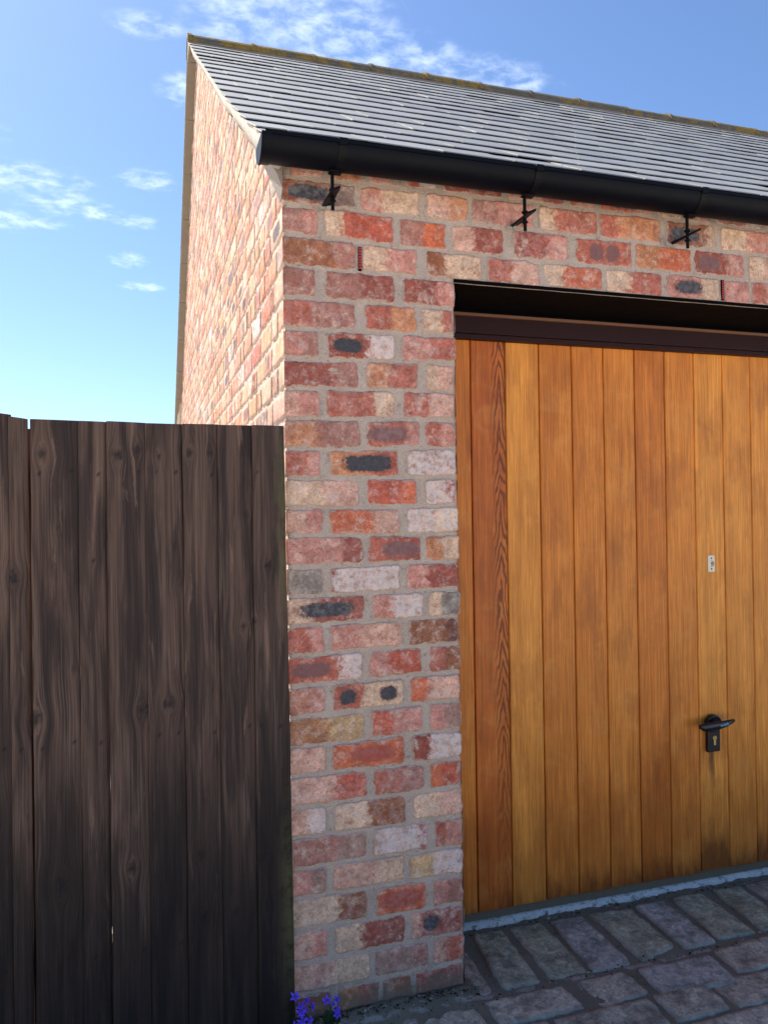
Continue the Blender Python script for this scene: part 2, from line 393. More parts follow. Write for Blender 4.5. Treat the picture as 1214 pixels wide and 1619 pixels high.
def ridge_material():
    m, t, b = material('ridge_tile_lichen')
    P = t.pos(); n = t.noise(P, 16, 6, .7); f = t.noise(P, 70, 5, .7); g_ = t.noise(P, 2.2, 3, .5)
    col = t.mix(n, lin((66, 62, 52)), lin((118, 112, 96)))
    y_ = t.step(t.m('ADD', n, t.m('MULTIPLY', t.m('SUBTRACT', g_, .5), .7)), .50, .60)
    col = t.mix(t.m('MULTIPLY', y_, .9), col, t.mix(f, lin((100, 84, 34)), lin((160, 124, 42))))
    t.put(b.inputs['Base Color'], col); b.inputs['Roughness'].default_value = .9
    t.put(b.inputs['Normal'], t.bump(t.m('ADD', n, f), .5, .01))
    return m
RIDGE = ridge_material()
VERGE = simple('verge_mortar', (176, 170, 160), .9, .3, var=.22, scale=26, bump=.6)
UNDER = simple('undercloak', (122, 114, 102), .85, .3, var=.15, scale=14, bump=.3)
PLASTIC = simple('black_gutter_plastic', (7, 9, 18), .5, .12, var=.35, scale=9, bump=.08)
IRON = simple('black_iron', (9, 9, 13), .5, .15, var=.3, scale=40, bump=.3)
STAIN = simple('dark_stained_timber', (44, 20, 24), .55, .2, var=.25, scale=10, bump=.2)
TAN = simple('tan_batten', (120, 84, 66), .7, .3, var=.12, scale=12, bump=.1)
BLACKP = simple('black_painted_lintel', (7, 6, 9), .85, .08, var=.4, scale=12, bump=.3)
CONC = simple('rough_concrete', (112, 102, 88), .95, .25, var=.35, scale=120, bump=.8)
FRAMEP = simple('gasket', (20, 20, 22), .6, .3, var=.1)
HANDLE = simple('black_handle', (20, 21, 28), .3, .5, var=.15, scale=40, bump=.05)
BRASS = simple('brass', (206, 176, 120), .35, .5, metal=.6, var=.1)
CREAM = simple('cream_plate', (238, 226, 200), .45, .5, var=.06, bump=.05)
PALEBLUE = simple('pale_blue_print', (110, 165, 205), .5, .4, var=.15, scale=300)
WEEP = simple('red_plastic', (176, 62, 60), .6, .4, var=.15)
DARK = simple('dark_void', (14, 13, 14), .9, .1, var=.1)

def door_material():
    m, t, b = material('varnished_cedar_boards')
    P = t.pos(); tn = t.attr('tone').outputs['Fac']; bx = t.attr('bx').outputs['Vector']; x, y, z = t.xyz(P)
    u, cath, stn = t.xyz(bx)
    seed = t.m('MULTIPLY', tn, 37.0)
    q = t.comb(t.m('MULTIPLY', x, 95.0), seed, t.m('MULTIPLY', z, 1.6))
    g1 = t.noise(q, 1, 4, .6)
    q2 = t.comb(t.m('MULTIPLY', x, 340.0), seed, t.m('MULTIPLY', z, 7.0)); g2 = t.noise(q2, 1, 3, .6)
    blot = t.noise(t.comb(t.m('MULTIPLY', x, 13.0), seed, t.m('MULTIPLY', z, 3.2)), 1, 5, .6, .3)
    base = t.mix(t.m('FRACT', t.m('MULTIPLY', tn, 3.7)), lin((212, 122, 44)), lin((238, 156, 66)))
    base = t.mix(t.step(tn, .88, .93), base, lin((192, 92, 36)))
    col = t.mix(1, base, t.mix(t.step(blot, .2, .8), (.80, .73, .66), (1.14, 1.17, 1.20)), 'MULTIPLY')
    col = t.mix(1, col, t.mix(t.step(g1, .2, .8), (.84, .79, .74), (1.12, 1.14, 1.16)), 'MULTIPLY')
    col = t.mix(1, col, t.mix(t.step(g2, .28, .72), (.80, .76, .72), (1.16, 1.18, 1.20)), 'MULTIPLY')
    # darker horizontal lap marks left by the varnish brush
    lap = t.noise(t.comb(t.m('MULTIPLY', x, 9.0), seed, t.m('MULTIPLY', z, 11.0)), 1, 4, .55, .6)
    col = t.mix(t.m('MULTIPLY', t.step(lap, .50, .72), .22), col, lin((232, 164, 84)))
    col = t.mix(t.m('MULTIPLY', t.step(t.noise(t.comb(t.m('MULTIPLY', x, 7.0), t.m('ADD', seed, 9.0), t.m('MULTIPLY', z, 4.0)), 1, 5, .6), .50, .66), .30), col, lin((140, 74, 32)))
    # cathedral grain
    ph = t.m('ADD', t.m('MULTIPLY', z, 6.0), t.m('MULTIPLY', t.m('ABSOLUTE', t.m('SUBTRACT', u, .80)), 4.2))
    ph = t.m('ADD', ph, t.m('MULTIPLY', t.noise(t.vscale(P, (1, 1, .35)), 14, 4, .55), 2.2))
    sn = t.m('ADD', .5, t.m('MULTIPLY', t.m('SINE', t.m('MULTIPLY', ph, 12.566)), .5))
    col = t.mix(t.m('MULTIPLY', t.m('MULTIPLY', t.step(sn, .35, .9), cath), .85), col, lin((112, 54, 24)))
    # weathered foot: dark mould rising irregularly in some boards
    nz = t.noise(t.comb(t.m('MULTIPLY', x, 30.0), seed, t.m('MULTIPLY', z, 9.0)), 1, 5, .65)
    hgt = t.m('ADD', stn, t.m('MULTIPLY', t.m('SUBTRACT', nz, .5), .26))
    st_ = t.step(t.m('SUBTRACT', hgt, t.m('SUBTRACT', z, .05)), -.06, .10)
    col = t.mix(t.m('MULTIPLY', st_, .80), col, lin((48, 26, 18)))
    low_brown = t.m('MULTIPLY', t.step(t.m('ADD', z, t.m('MULTIPLY', t.m('SUBTRACT', blot, .5), 1.1)), .80, .10), .34)  # redder brown low on the door: aged varnish plus some painted shade
    col = t.mix(low_brown, col, t.mix(g1, lin((104, 46, 16)), lin((168, 86, 32))))
    # run of dirt below the handle
    dr = t.m('MULTIPLY', t.step(t.m('ABSOLUTE', t.m('SUBTRACT', x, t.m('ADD', 1.702, t.m('MULTIPLY', t.m('SUBTRACT', nz, .5), .03)))), .016, .002), t.m('MULTIPLY', t.step(z, .31, .49), t.step(z, .55, .52)))
    col = t.mix(t.m('MULTIPLY', dr, .75), col, lin((60, 42, 34)))
    t.put(b.inputs['Base Color'], col)
    t.put(b.inputs['Roughness'], t.rng(blot, 0, 1, .34, .5)); b.inputs['Specular IOR Level'].default_value = .3
    t.put(b.inputs['Normal'], t.bump(t.m('ADD', t.m('MULTIPLY', g2, .6), g1), .25, .002))
    return m
DOOR = door_material()

def gate_material():
    m, t, b = material('weathered_stained_gate_boards')
    P = t.pos(); gr = t.attr('grain').outputs['Vector']; kn = t.attr('knot').outputs['Fac']; tn = t.attr('tone').outputs['Fac']
    gx_, gz_, alg = t.xyz(gr); seed = t.m('MULTIPLY', tn, 31.0)
    q = t.comb(t.m('MULTIPLY', gx_, 60.0), seed, t.m('MULTIPLY', gz_, .9)); g1 = t.noise(q, 1, 5, .65, .3)
    q2 = t.comb(t.m('MULTIPLY', gx_, 260.0), seed, t.m('MULTIPLY', gz_, 3.5)); g2 = t.noise(q2, 1, 4, .6)
    rg = t.m('ADD', .5, t.m('MULTIPLY', t.m('SINE', t.m('ADD', t.m('MULTIPLY', gx_, 620.0), t.m('MULTIPLY', g1, 34.0))), .5))
    pt = t.noise(t.comb(t.m('MULTIPLY', gx_, 24.0), seed, t.m('MULTIPLY', gz_, 2.2)), 1, 6, .6, .5)
    col = t.mix(t.step(pt, .38, .60), lin((56, 43, 39)), lin((94, 73, 63)))
    col = t.mix(1, col, t.mix(t.step(g1, .28, .72), (.62, .60, .60), (1.30, 1.30, 1.28)), 'MULTIPLY')
    col = t.mix(1, col, t.mix(t.step(g2, .28, .72), (.66, .66, .68), (1.32, 1.32, 1.30)), 'MULTIPLY')
    ridge = t.m('MULTIPLY', t.step(t.noise(t.comb(t.m('MULTIPLY', gx_, 18.0), t.m('ADD', seed, 4.0), t.m('MULTIPLY', gz_, 1.4)), 1, 3, .5), .50, .62), t.step(rg, .35, .95))
    col = t.mix(t.m('MULTIPLY', ridge, .25), col, lin((140, 116, 104)))
    pale = t.step(t.noise(t.comb(t.m('MULTIPLY', gx_, 30.0), t.m('ADD', seed, 11.0), t.m('MULTIPLY', gz_, 2.2)), 1, 6, .7, .5), .60, .66)
    col = t.mix(t.m('MULTIPLY', pale, .30), col, lin((160, 126, 108)))
    # darker stain soaked into the lower boards, with ragged tops
    z = t.xyz(P)[2]
    s1 = t.m('ADD', t.m('SUBTRACT', .70, z), t.m('MULTIPLY', t.m('SUBTRACT', pt, .5), 1.7))
    s1 = t.m('ADD', s1, t.m('MULTIPLY', t.m('SUBTRACT', t.m('FRACT', t.m('MULTIPLY', tn, 5.3)), .5), .4))
    col = t.mix(t.m('MULTIPLY', t.step(s1, -.12, .24), .74), col, lin((12, 10, 14)))
    col = t.mix(t.m('MULTIPLY', kn, .9), col, lin((24, 18, 22)))
    ga = t.m('MULTIPLY', t.m('MULTIPLY', alg, .8), t.step(t.noise(P, 18, 5, .7), .36, .58))
    col = t.mix(t.m('MULTIPLY', ga, .85), col, lin((94, 92, 58)))
    t.put(b.inputs['Base Color'], col); t.put(b.inputs['Roughness'], t.rng(g1, 0, 1, .62, .85)); b.inputs['Specular IOR Level'].default_value = .3
    t.put(b.inputs['Normal'], t.bump(t.m('ADD', t.m('ADD', g2, t.m('MULTIPLY', rg, .25)), t.m('MULTIPLY', kn, -.6)), .55, .0025))
    return m
GATE = gate_material()

def stone_material():
    m, t, b = material('worn_stone_setts')
    P = t.pos(); tn = t.attr('tone').outputs['Fac']; ed = t.xyz(t.attr('buv').outputs['Vector'])[2]
    n = t.noise(P, 11, 6, .66, .4); f = t.noise(P, 120, 5, .7); k = t.noise(t.vscale(P, (1, 1, 1), (3, 5, 1)), 30, 6, .7, .6)
    h_ = t.m('FRACT', t.m('MULTIPLY', tn, 7.13))
    base = t.mix(tn, lin((164, 160, 144)), lin((188, 182, 164)))
    base = t.mix(t.m('GREATER_THAN', h_, .66), base, lin((164, 168, 146)))
    base = t.mix(t.m('GREATER_THAN', h_, .88), base, lin((168, 170, 162)))
    col = t.mix(1, base, t.mix(t.step(n, .25, .75), (.50, .50, .50), (1.45, 1.45, 1.45)), 'MULTIPLY')
    m2 = t.noise(t.vscale(P, (1, 1, 1), (8, 1, 2)), 42, 7, .75, .8)
    col = t.mix(1, col, t.mix(t.step(m2, .34, .66), (.60, .60, .62), (1.34, 1.33, 1.30)), 'MULTIPLY')
    col = t.mix(1, col, t.mix(f, (.45, .45, .45), (1.5, 1.5, 1.5)), 'MULTIPLY')
    col = t.mix(t.m('MULTIPLY', t.step(k, .56, .66), .35), col, lin((150, 146, 124)))
    vein = t.m('MULTIPLY', t.step(t.m('ABSOLUTE', t.m('SUBTRACT', t.noise(P, 13, 4, .6, 1.0), .5)), .010, .002), .2)
    col = t.mix(vein, col, lin((206, 198, 186)))
    fl = t.m('MULTIPLY', t.step(t.m('SUBTRACT', ed, t.m('MULTIPLY', t.m('SUBTRACT', n, .40), .05)), .008, .001), .6)
    col = t.mix(fl, col, t.mix(n, lin((104, 98, 82)), lin((184, 176, 166))))
    t.put(b.inputs['Base Color'], col); t.put(b.inputs['Roughness'], t.rng(k, 0, 1, .6, .9)); b.inputs['Specular IOR Level'].default_value = .35
    t.put(b.inputs['Normal'], t.bump(t.m('ADD', t.m('ADD', t.m('MULTIPLY', n, 2.0), k), t.m('MULTIPLY', f, .4)), .6, .008))
    return m
def grout_material():
    m, t, b = material('sandy_grout')
    P = t.pos(); n = t.noise(P, 9, 5, .6); f = t.noise(P, 240, 5, .8); g_ = t.noise(P, 60, 5, .7)
    col = t.mix(n, lin((108, 104, 90)), lin((152, 146, 130)))
    col = t.mix(1, col, t.mix(f, (.45, .45, .45), (1.6, 1.6, 1.55)), 'MULTIPLY')
    col = t.mix(t.m('MULTIPLY', t.step(g_, .60, .66), .6), col, lin((64, 70, 44)))
    y_ = t.xyz(P)[1]
    fk = t.m('MULTIPLY', t.step(t.m('ABSOLUTE', t.m('ADD', y_, t.m('ADD', .057, t.m('MULTIPLY', t.m('SUBTRACT', g_, .5), .03)))), .014, .004), t.step(t.noise(P, 12, 5, .7), .47, .56))
    col = t.mix(t.m('MULTIPLY', fk, .8), col, lin((190, 182, 176)))
    hole = t.step(t.noise(P, 75, 3, .6), .36, .30)
    col = t.mix(t.m('MULTIPLY', hole, .7), col, lin((46, 42, 34)))
    t.put(b.inputs['Base Color'], col); b.inputs['Roughness'].default_value = .95
    t.put(b.inputs['Normal'], t.bump(t.m('ADD', f, g_), .9, .006))
    return m
STONE = stone_material(); GROUT = grout_material()
def thresh_material():
    m, t, b = material('pale_cement_slip')
    P = t.pos(); n = t.noise(P, 22, 6, .7, .3); f = t.noise(P, 140, 4, .7)
    col = t.mix(n, lin((184, 184, 182)), lin((236, 236, 232)))
    col = t.mix(t.m('MULTIPLY', t.step(t.noise(P, 34, 6, .75, .5), .52, .60), .7), col, lin((112, 108, 98)))
    col = t.mix(1, col, t.mix(f, (.7, .7, .7), (1.25, 1.25, 1.25)), 'MULTIPLY')
    t.put(b.inputs['Base Color'], col); b.inputs['Roughness'].default_value = .85
    t.put(b.inputs['Normal'], t.bump(t.m('ADD', n, f), .7, .006))
    return m
THRESH = thresh_material()

ASPH = simple('lane_surface', (208, 198, 184), .95, .25, var=.3, scale=3, bump=.5, bscale=90)

# ------------------------------------------------------------ ground
g = MB(); S = 1500
g.add([(-S, -S, -.035), (S, -S, -.035), (S, S, -.035), (-S, S, -.035)], [(0, 1, 2, 3)])
gr_o = g.build('ground', ASPH); gr_o['kind'] = 'structure'
pv = MB()
ys = np.linspace(-3.2, .36, 150); xs = np.linspace(-1.9, 6.3, 330)
A, B = np.meshgrid(xs, ys)
hgt = -.0035+.004*vn(A*9, B*9, 5, 4)
hgt += np.clip((-(B)+.0)*-1, 0, 1)*0
near = np.exp(-np.abs(B+.02)/.05)*((A < .56) & (A > -.02))
hgt += near*(.022+.01*vn(A*20, B*20, 8))
hgt = np.where((A < .5) & (B > .03), -.03, hgt)
P_ = np.stack([A, B, hgt], -1); idx = np.arange(A.size).reshape(A.shape)
pv.add(P_.reshape(-1, 3), np.stack([idx[:-1, :-1], idx[:-1, 1:], idx[1:, 1:], idx[1:, :-1]], -1).reshape(-1, 4), 1, tone=0.5, buv=(0, 0, .05))
def sett(q, tone, seed, nu=9, nv=9, pr=.0055):
    patch(pv, [(x_, y_, 0) for x_, y_ in q], (0, 0, 1), nu, nv, proud=pr-.004+.003*rs.rand(), drop=.009, wob=.006, rc=.014, rough=.0014, tilt=.0015, seed=seed, e=(.0015, .005), mi=0, wf=34., tone=tone)
hdr = [((.527, -.055), (.597, -.040), (.606, .183), (.545, .262), .2), ((.625, -.042), (.757, -.046), (.772, .268), (.665, .275), .10),
       ((.790, -.050), (.925, -.037), (.925, .264), (.802, .275), .40), ((.935, -.046), (1.082, -.043), (1.086, .259), (.958, .262), .13),
       ((1.120, -.044), (1.272, -.012), (1.279, .252), (1.114, .270), .38), ((1.291, -.038), (1.425, -.030), (1.428, .263), (1.302, .258), .55),
       ((1.440, -.018), (1.590, -.027), (1.594, .260), (1.463, .262), .24), ((1.612, -.03), (1.745, -.022), (1.774, .255), (1.655, .265), .95)]
for i, q in enumerate(hdr): sett(q[:4], q[4], 100+i, 14, 22)
x = 1.79
while x < 6.0:
    w_ = .12+.03*rs.rand(); sett([(x, -.04), (x+w_-.012, -.04), (x+w_-.01, .262), (x+.004, .262)], rs.rand(), 200+int(x*50)); x += w_+.012
row2 = [((.14, -.20), (.52, -.185), (.515, -.075), (.16, -.08), .62), ((.548, -.19), (.822, -.196), (.806, -.077), (.545, -.073), .86), ((.862, -.21), (1.045, -.19), (1.022, -.074), (.848, -.074), .71),
        ((1.066, -.215), (1.335, -.235), (1.343, -.084), (1.078, -.076), .70), ((1.36, -.20), (1.62, -.19), (1.62, -.055), (1.372, -.066), .57), ((1.645, -.19), (1.93, -.19), (1.92, -.05), (1.635, -.05), .3)]
for i, q in enumerate(row2): sett(q[:4], q[4], 300+i, 20, 12)
x = 1.95
while x < 6.0:
    w_ = .18+.12*rs.rand(); sett([(x, -.19), (x+w_, -.19), (x+w_, -.06), (x, -.06)], rs.rand(), 330+int(x*50)); x += w_+.018
y = -.21; k = 0
while y > -3.0:
    h_ = .12+.04*rs.rand(); x = -1.9+rs.rand()*.2
    near_ = y > -.8
    while x < 6.1:
        w_ = .16+.16*rs.rand()
        if x > 0 or y < -.21:
            j = lambda: (rs.rand()-.5)*.012
            sett([(x+j(), y-h_+j()), (x+w_+j(), y-h_+j()), (x+w_+j(), y+j()), (x+j(), y+j())], rs.rand(), 400+k, 14 if near_ else 5, 9 if near_ else 4)
        x += w_+.014; k += 1
    y -= h_+.014
# paving in front of the gate
y = -.02
for y in (-.075, .05):
    pass
pavo = pv.build('cobbled_driveway', [STONE, GROUT], smooth=True, recalc=False); pavo['kind'] = 'structure'
th = MB()
nx = 900; xs = np.linspace(.522, 2.785, nx); n0 = .309+.012*vn(xs*5, 0, 3, 5)+.006*vn(xs*60, 0, 4)
top = [(x_, y0, .006) for x_, y0 in zip(xs, n0)]+[(x_, .338, .011) for x_ in xs]+[(x_, y0-.004, -.012) for x_, y0 in zip(xs, n0)]
th.add(top, [(i, i+1, nx+i+1, nx+i) for i in range(nx-1)]+[(2*nx+i, 2*nx+i+1, i+1, i) for i in range(nx-1)])
tho = th.build('threshold_strip', THRESH, smooth=True); tho['kind'] = 'structure'

# ------------------------------------------------------------ garage
LEN = 6.1; YR = 3.45; YB = 6.9; GAUGE = .25
# profile of the front slope (upper edge of every tile course); the roof sweeps out slightly above the eaves
PY, PZ = [.10], [2.602]
for sl_ in (.611, .63, .647, .661, .673, .681, .687, .69, .691, .691, .69, .689, .69, .693, .699, .699, .699):
    PY.append(PY[-1]+GAUGE/math.hypot(1, sl_)); PZ.append(PZ[-1]+GAUGE*sl_/math.hypot(1, sl_))
PY.insert(0, .10-GAUGE/math.hypot(1, .60)); PZ.insert(0, 2.602-GAUGE*.60/math.hypot(1, .60))
PY = np.array(PY); PZ = np.array(PZ); PS = np.arange(len(PY))*GAUGE
SMAX = float(np.interp(YR, PY, PS))
def prof(s_):
    y_, z_ = np.interp(s_, PS, PY), np.interp(s_, PS, PZ)
    y2, z2 = np.interp(s_+.02, PS, PY), np.interp(s_+.02, PS, PZ); y1, z1 = np.interp(s_-.02, PS, PY), np.interp(s_-.02, PS, PZ)
    if s_ <= .02: y1, z1 = y2-(PY[1]-PY[0])*.16, z2-(PZ[1]-PZ[0])*.16
    t_ = np.array([0, y2-y1, z2-z1]); t_ /= np.linalg.norm(t_)
    if s_ < 0: y_, z_ = PY[0]+t_[1]*s_, PZ[0]+t_[2]*s_
    return np.array([0, y_, z_]), t_, np.array([0, -t_[2], t_[1]])
gar = empty('garage'); tag(gar, 'red brick garage with slate roof, black gutter and wide varnished timber door', 'garage')
ZL = [2.415, 2.336, 2.248, 2.161, 2.07, 1.981, 1.894, 1.809, 1.722, 1.635, 1.552, 1.467, 1.388, 1.298, 1.214, 1.13, 1.045, 0.958, 0.869, 0.785, 0.704, 0.614, 0.528, 0.44, 0.357, 0.264, 0.174, 0.086, 0.0]
ZR = [2.422, 2.334, 2.243, 2.157, 2.069, 1.988, 1.903, 1.815, 1.73, 1.643, 1.555, 1.468, 1.383, 1.3, 1.216, 1.133, 1.051, 0.964, 0.879, 0.79, 0.701, 0.615, 0.525, 0.437, 0.351, 0.263, 0.174, 0.087, 0.01]
def zj(k, x):
    f_ = min(max((x-.02)/.45, 0), 1); return ZL[k]*(1-f_)+ZR[k]*f_
BR = """
0 -0.005 0.214 brn gry .55 k .35 .28
0 0.225 0.415 pnk crm .35
0 0.433 0.572 plp obf .5
0 0.583 0.793 pup pnk .4
0 0.813 1.025 crm red .25
0 1.034 1.267 red obf .3
0 1.290 1.492 brn crm .8 k .35 .3
0 1.511 1.788 crm pnk .4
1 -0.006 0.103 pup pnk .6
1 0.119 0.330 crm ror .25
1 0.347 0.498 pup ora .5
1 0.516 0.691 plp dkr .4
1 0.721 0.918 dkr pnk .6
1 0.946 1.155 red red .7 pp
1 1.167 1.387 obf ora .4
1 1.402 1.608 dkr pnk .6 p .3 .22
1 1.629 1.848 crm plp .3
2 -0.007 0.213 brn pup .7
2 0.230 0.402 crm pnk .45
2 0.431 0.612 brn crm .35
2 0.631 0.815 red plp .45
2 0.828 1.040 crm ora .33
2 1.055 1.269 crm red .42
2 1.291 1.502 pnk crm .6 k .4 .25
2 1.523 1.630 pnk pnk .5
2 1.638 1.846 red plp .3
3 -0.005 0.091 pup pup .5
3 0.119 0.331 pup dkr .5
3 0.357 0.520 dkr pnk .65
4 -0.004 0.210 red pup .35
4 0.237 0.397 red obf .5
4 0.416 0.518 crm red .6
5 -0.004 0.098 pnk pup .5
5 0.122 0.330 dkr wht .6 k .3 .22
5 0.352 0.517 pnk red .5
6 -0.003 0.216 dkr pup .65
6 0.239 0.401 obf red .4
6 0.425 0.518 crm plp .4
7 -0.001 0.099 plp pnk .4
7 0.117 0.327 red crm .68
7 0.349 0.514 red plp .5
8 0.000 0.219 obf pup .4
8 0.238 0.404 red pnk .75 p .4 .38
8 0.418 0.517 red pnk .5
9 0.001 0.100 red pnk .6
9 0.124 0.335 obf red .6 k .55 .35
9 0.361 0.515 wht wht .3
10 0.007 0.212 crm plp .5
10 0.236 0.393 ror ora .7
10 0.416 0.516 wht red .7
11 0.004 0.105 plp pnk .5
11 0.124 0.336 ora plp .6
11 0.358 0.519 wht crm .5
12 0.005 0.220 pnk dkr .72
12 0.237 0.403 red dkr .3 p .6 .35
12 0.415 0.518 obf crm .5
13 0.005 0.101 gre grg .4
13 0.121 0.336 dkr wht .12
13 0.353 0.518 pnk dkr .4
14 0.006 0.223 crm dkr .3 k .5 .35
14 0.244 0.406 pnk wht .4
14 0.422 0.519 crm grg .4
15 0.003 0.102 red pnk .6
15 0.119 0.339 pnk plp .4
15 0.357 0.522 brn dkb .75
16 0.003 0.216 red wht .68 p .3 .26
16 0.234 0.400 pnk ror .35
16 0.422 0.522 red brn .5
17 0.002 0.103 obp pnk .5
17 0.124 0.340 red crm .4 kk
17 0.358 0.523 ora plp .35
18 0.003 0.222 dbf buf .5
18 0.239 0.399 ror pnk .4
18 0.421 0.522 pnk grp .5
19 0.002 0.103 plp plp .4
19 0.120 0.340 ora ora .5 r .55 .3
19 0.363 0.525 dkr wht .35
20 0.006 0.223 plp ror .55
20 0.242 0.400 red pup .5
20 0.418 0.523 ora ror .4
21 0.003 0.102 plp wht .5
21 0.125 0.343 crm brn .45
21 0.365 0.524 crm plp .5
22 0.005 0.220 pup grp .6
22 0.240 0.410 wht red .8
22 0.430 0.524 red pnk .4
23 0.001 0.102 pnk grp .6
23 0.119 0.338 plp crm .6
23 0.350 0.527 buf wht .45
24 0.001 0.220 crm brn .6
24 0.247 0.403 ora ora .5 r .5 .4
24 0.425 0.526 pnk pup .5
25 0.004 0.099 plp pnk .6
25 0.120 0.335 crm dkr .35
25 0.349 0.526 plp dkr .2 k .4 .14
26 0.004 0.225 plp crm .5
26 0.240 0.408 grp pup .7
26 0.420 0.525 plp red .4
27 0.012 0.106 dkr brn .7
27 0.128 0.252 dbf dkr .5
27 0.262 0.351 grp brn .4
27 0.363 0.528 dkr dkr .5
"""
fwm = MB(); N_ = (0, -1, 0); Y0 = .0015
def fbrick(k, x0, x1, at, res=1.0, zt=None, zb=None):
    a = zt if zt is not None else None
    top0, top1 = (zj(k, x0), zj(k, x1)) if k >= 0 else (zj(0, x0)+.087, zj(0, x1)+.087)
    b0, b1 = (zj(k+1, x0), zj(k+1, x1)) if k >= 0 else (zj(0, x0), zj(0, x1))
    j = lambda: (rs.rand()-.5)*.004
    g0 = .0043
    c_ = [(x0, Y0, b0+g0+j()), (x1, Y0, b1+g0+j()), (x1, Y0, top1-g0+j()), (x0, Y0, top0-g0+j())]
    ol = x0 < .02; orr = (abs(x1-.52) < .02 and k >= 3)
    if ol: c_[0] = (-.0045, Y0, c_[0][2]); c_[3] = (-.0045, Y0, c_[3][2])
    if orr:
        e_ = .516+rs.rand()*.010
        c_[1] = (e_, Y0, c_[1][2]); c_[2] = (e_, Y0, c_[2][2])
    w_ = x1-x0
    patch(fwm, c_, N_, max(5, int(w_*170*res)), int(13*res)+1, proud=.0035+.0025*rs.rand(), drop=.006, wob=.0044, rc=.011, rough=.0011, tilt=.0016, open_l=ol, seed=int(abs(x0)*977)+k*31, open_r=False, **at)
rows_end = {}
for ln in BR.strip().split('\n'):
    a = ln.split(); k = int(a[0]); x0, x1 = float(a[1]), float(a[2]); c1_, c2_, tr = a[3], a[4], float(a[5])
    kw = {}
    core = None; cu, ru = .5, .3
    if len(a) > 6:
        core = a[6]
        if core == 'kk': core = 'k'; cu, ru = .22, .11
        if core == 'pp': core = 'p'; cu, ru = .36, .12
        if len(a) > 7: cu, ru = float(a[7]), float(a[8])
    fbrick(k, x0, x1, bat(c1_, c2_, tr, core, cu, ru)); rows_end[k] = max(rows_end.get(k, 0), x1)
# rest of the front wall: first course under the gutter, courses beyond the frame, piers
x = .02; 
while x < LEN-.1:
    w_ = .2 if rs.rand() < .6 else .1; fbrick(-1, x, x+w_, rnd_brick(), .8); x += w_+.017
for k in range(0, 28):
    x = rows_end[k]+.017 if k < 3 else 2.80
    if k >= 3: x = 2.79+(0 if k % 2 else .0)
    first = True
    while x < LEN-.03:
        w_ = .207 if rs.rand() < .7 else .1
        if first and k >= 3 and k % 2: w_ = .1
        w_ = min(w_, LEN-x); fbrick(k, x, x+w_, rnd_brick(), .5); x += w_+.017; first = False
ua, va = (1, 0, 0), (0, 0, 1)
sheet(fwm, .0, .519, -.03, 2.149, (0, Y0, 0), ua, va, N_, mi=1, step=.009)
sheet(fwm, .0, LEN, 2.149, 2.52, (0, Y0, 0), ua, va, N_, mi=1, step=.012)
sheet(fwm, 2.782, LEN, -.03, 2.149, (0, Y0, 0), ua, va, N_, mi=1, step=.02)
# reveals of the opening
sheet(fwm, .0, .33, -.03, 2.149, (.5175, 0, 0), (0, 1, 0), va, (1, 0, 0), mi=1, step=.012)
sheet(fwm, .0, .33, -.03, 2.149, (2.7835, 0, 0), (0, 1, 0), va, (-1, 0, 0), mi=1, step=.02)
for k in range(3, 28):
    for xx, nn in ((.5175, 1), (2.7835, -1)):
        spans = ((-.001, .212), (.228, .33)) if k % 2 else ((-.001, .1), (.117, .33))
        for s0, s1 in spans:
            zt, zb = zj(k, .5)-.0065, zj(k+1, .5)+.0065
            patch(fwm, [(xx, s0, zb), (xx, s1, zb), (xx, s1, zt), (xx, s0, zt)], (nn, 0, 0), 12, 7, proud=.004, drop=.005, wob=.003, rough=.001, open_l=(s0 < 0), seed=k*7+int(s1*90), **rnd_brick())
fwm.build('front_wall', [BRICK, MORTAR], gar, smooth=True, recalc=False)

TONE[0] = .70  # gable bricks darkened in colour to offset the sun falling on them
gw = MB(); NG = (-1, 0, 0); X0 = .0015
slope_z = lambda y_: np.interp(np.minimum(y_, YB-y_), PY, PZ)-.062
k = 0; zc = 2.415
zjs = ZL[::-1][1:]
edges = [0.0]+sorted(ZL)[1:]
while edges[-1] < 5.0: edges.append(edges[-1]+.0865)
gpatch = 0
for r_i in range(len(edges)-1):
    zb, zt = edges[r_i]+.006, edges[r_i+1]-.006
    if zt < .9: continue                               # hidden low down behind the gate: coarse
    y = 0.0; kk = r_i % 2
    first = True
    while y < YB:
        w_ = .218 if (rs.rand() < .62) else .105
        if first: w_ = .105 if kk else .214
        y1 = min(y+w_, YB)
        lim = slope_z(np.array([y, y1])).min()
        if lim < zb+.01:
            y = y1+.013; first = False; continue
        zt_ = min(zt, lim)
        j = lambda: (rs.rand()-.5)*.005
        ya = -.0045 if first else y
        dist = 2.2+y
        res = 10 if dist < 4 else 6
        pr = .0025+.0025*rs.rand()
        # corners listed so that the pad faces -x
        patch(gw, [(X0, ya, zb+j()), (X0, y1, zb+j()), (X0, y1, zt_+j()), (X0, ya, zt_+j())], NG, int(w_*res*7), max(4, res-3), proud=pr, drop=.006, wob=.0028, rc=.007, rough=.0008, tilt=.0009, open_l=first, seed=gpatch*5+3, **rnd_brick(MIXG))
        gpatch += 1; first = False; y = y1+.013
lowb = MB()
sheet(gw, 0, YB, -.03, 2.4, (X0, 0, 0), (0, 1, 0), (0, 0, 1), NG, mi=1, step=.03, amp=.003, vmax=lambda A: slope_z(A)+.03)
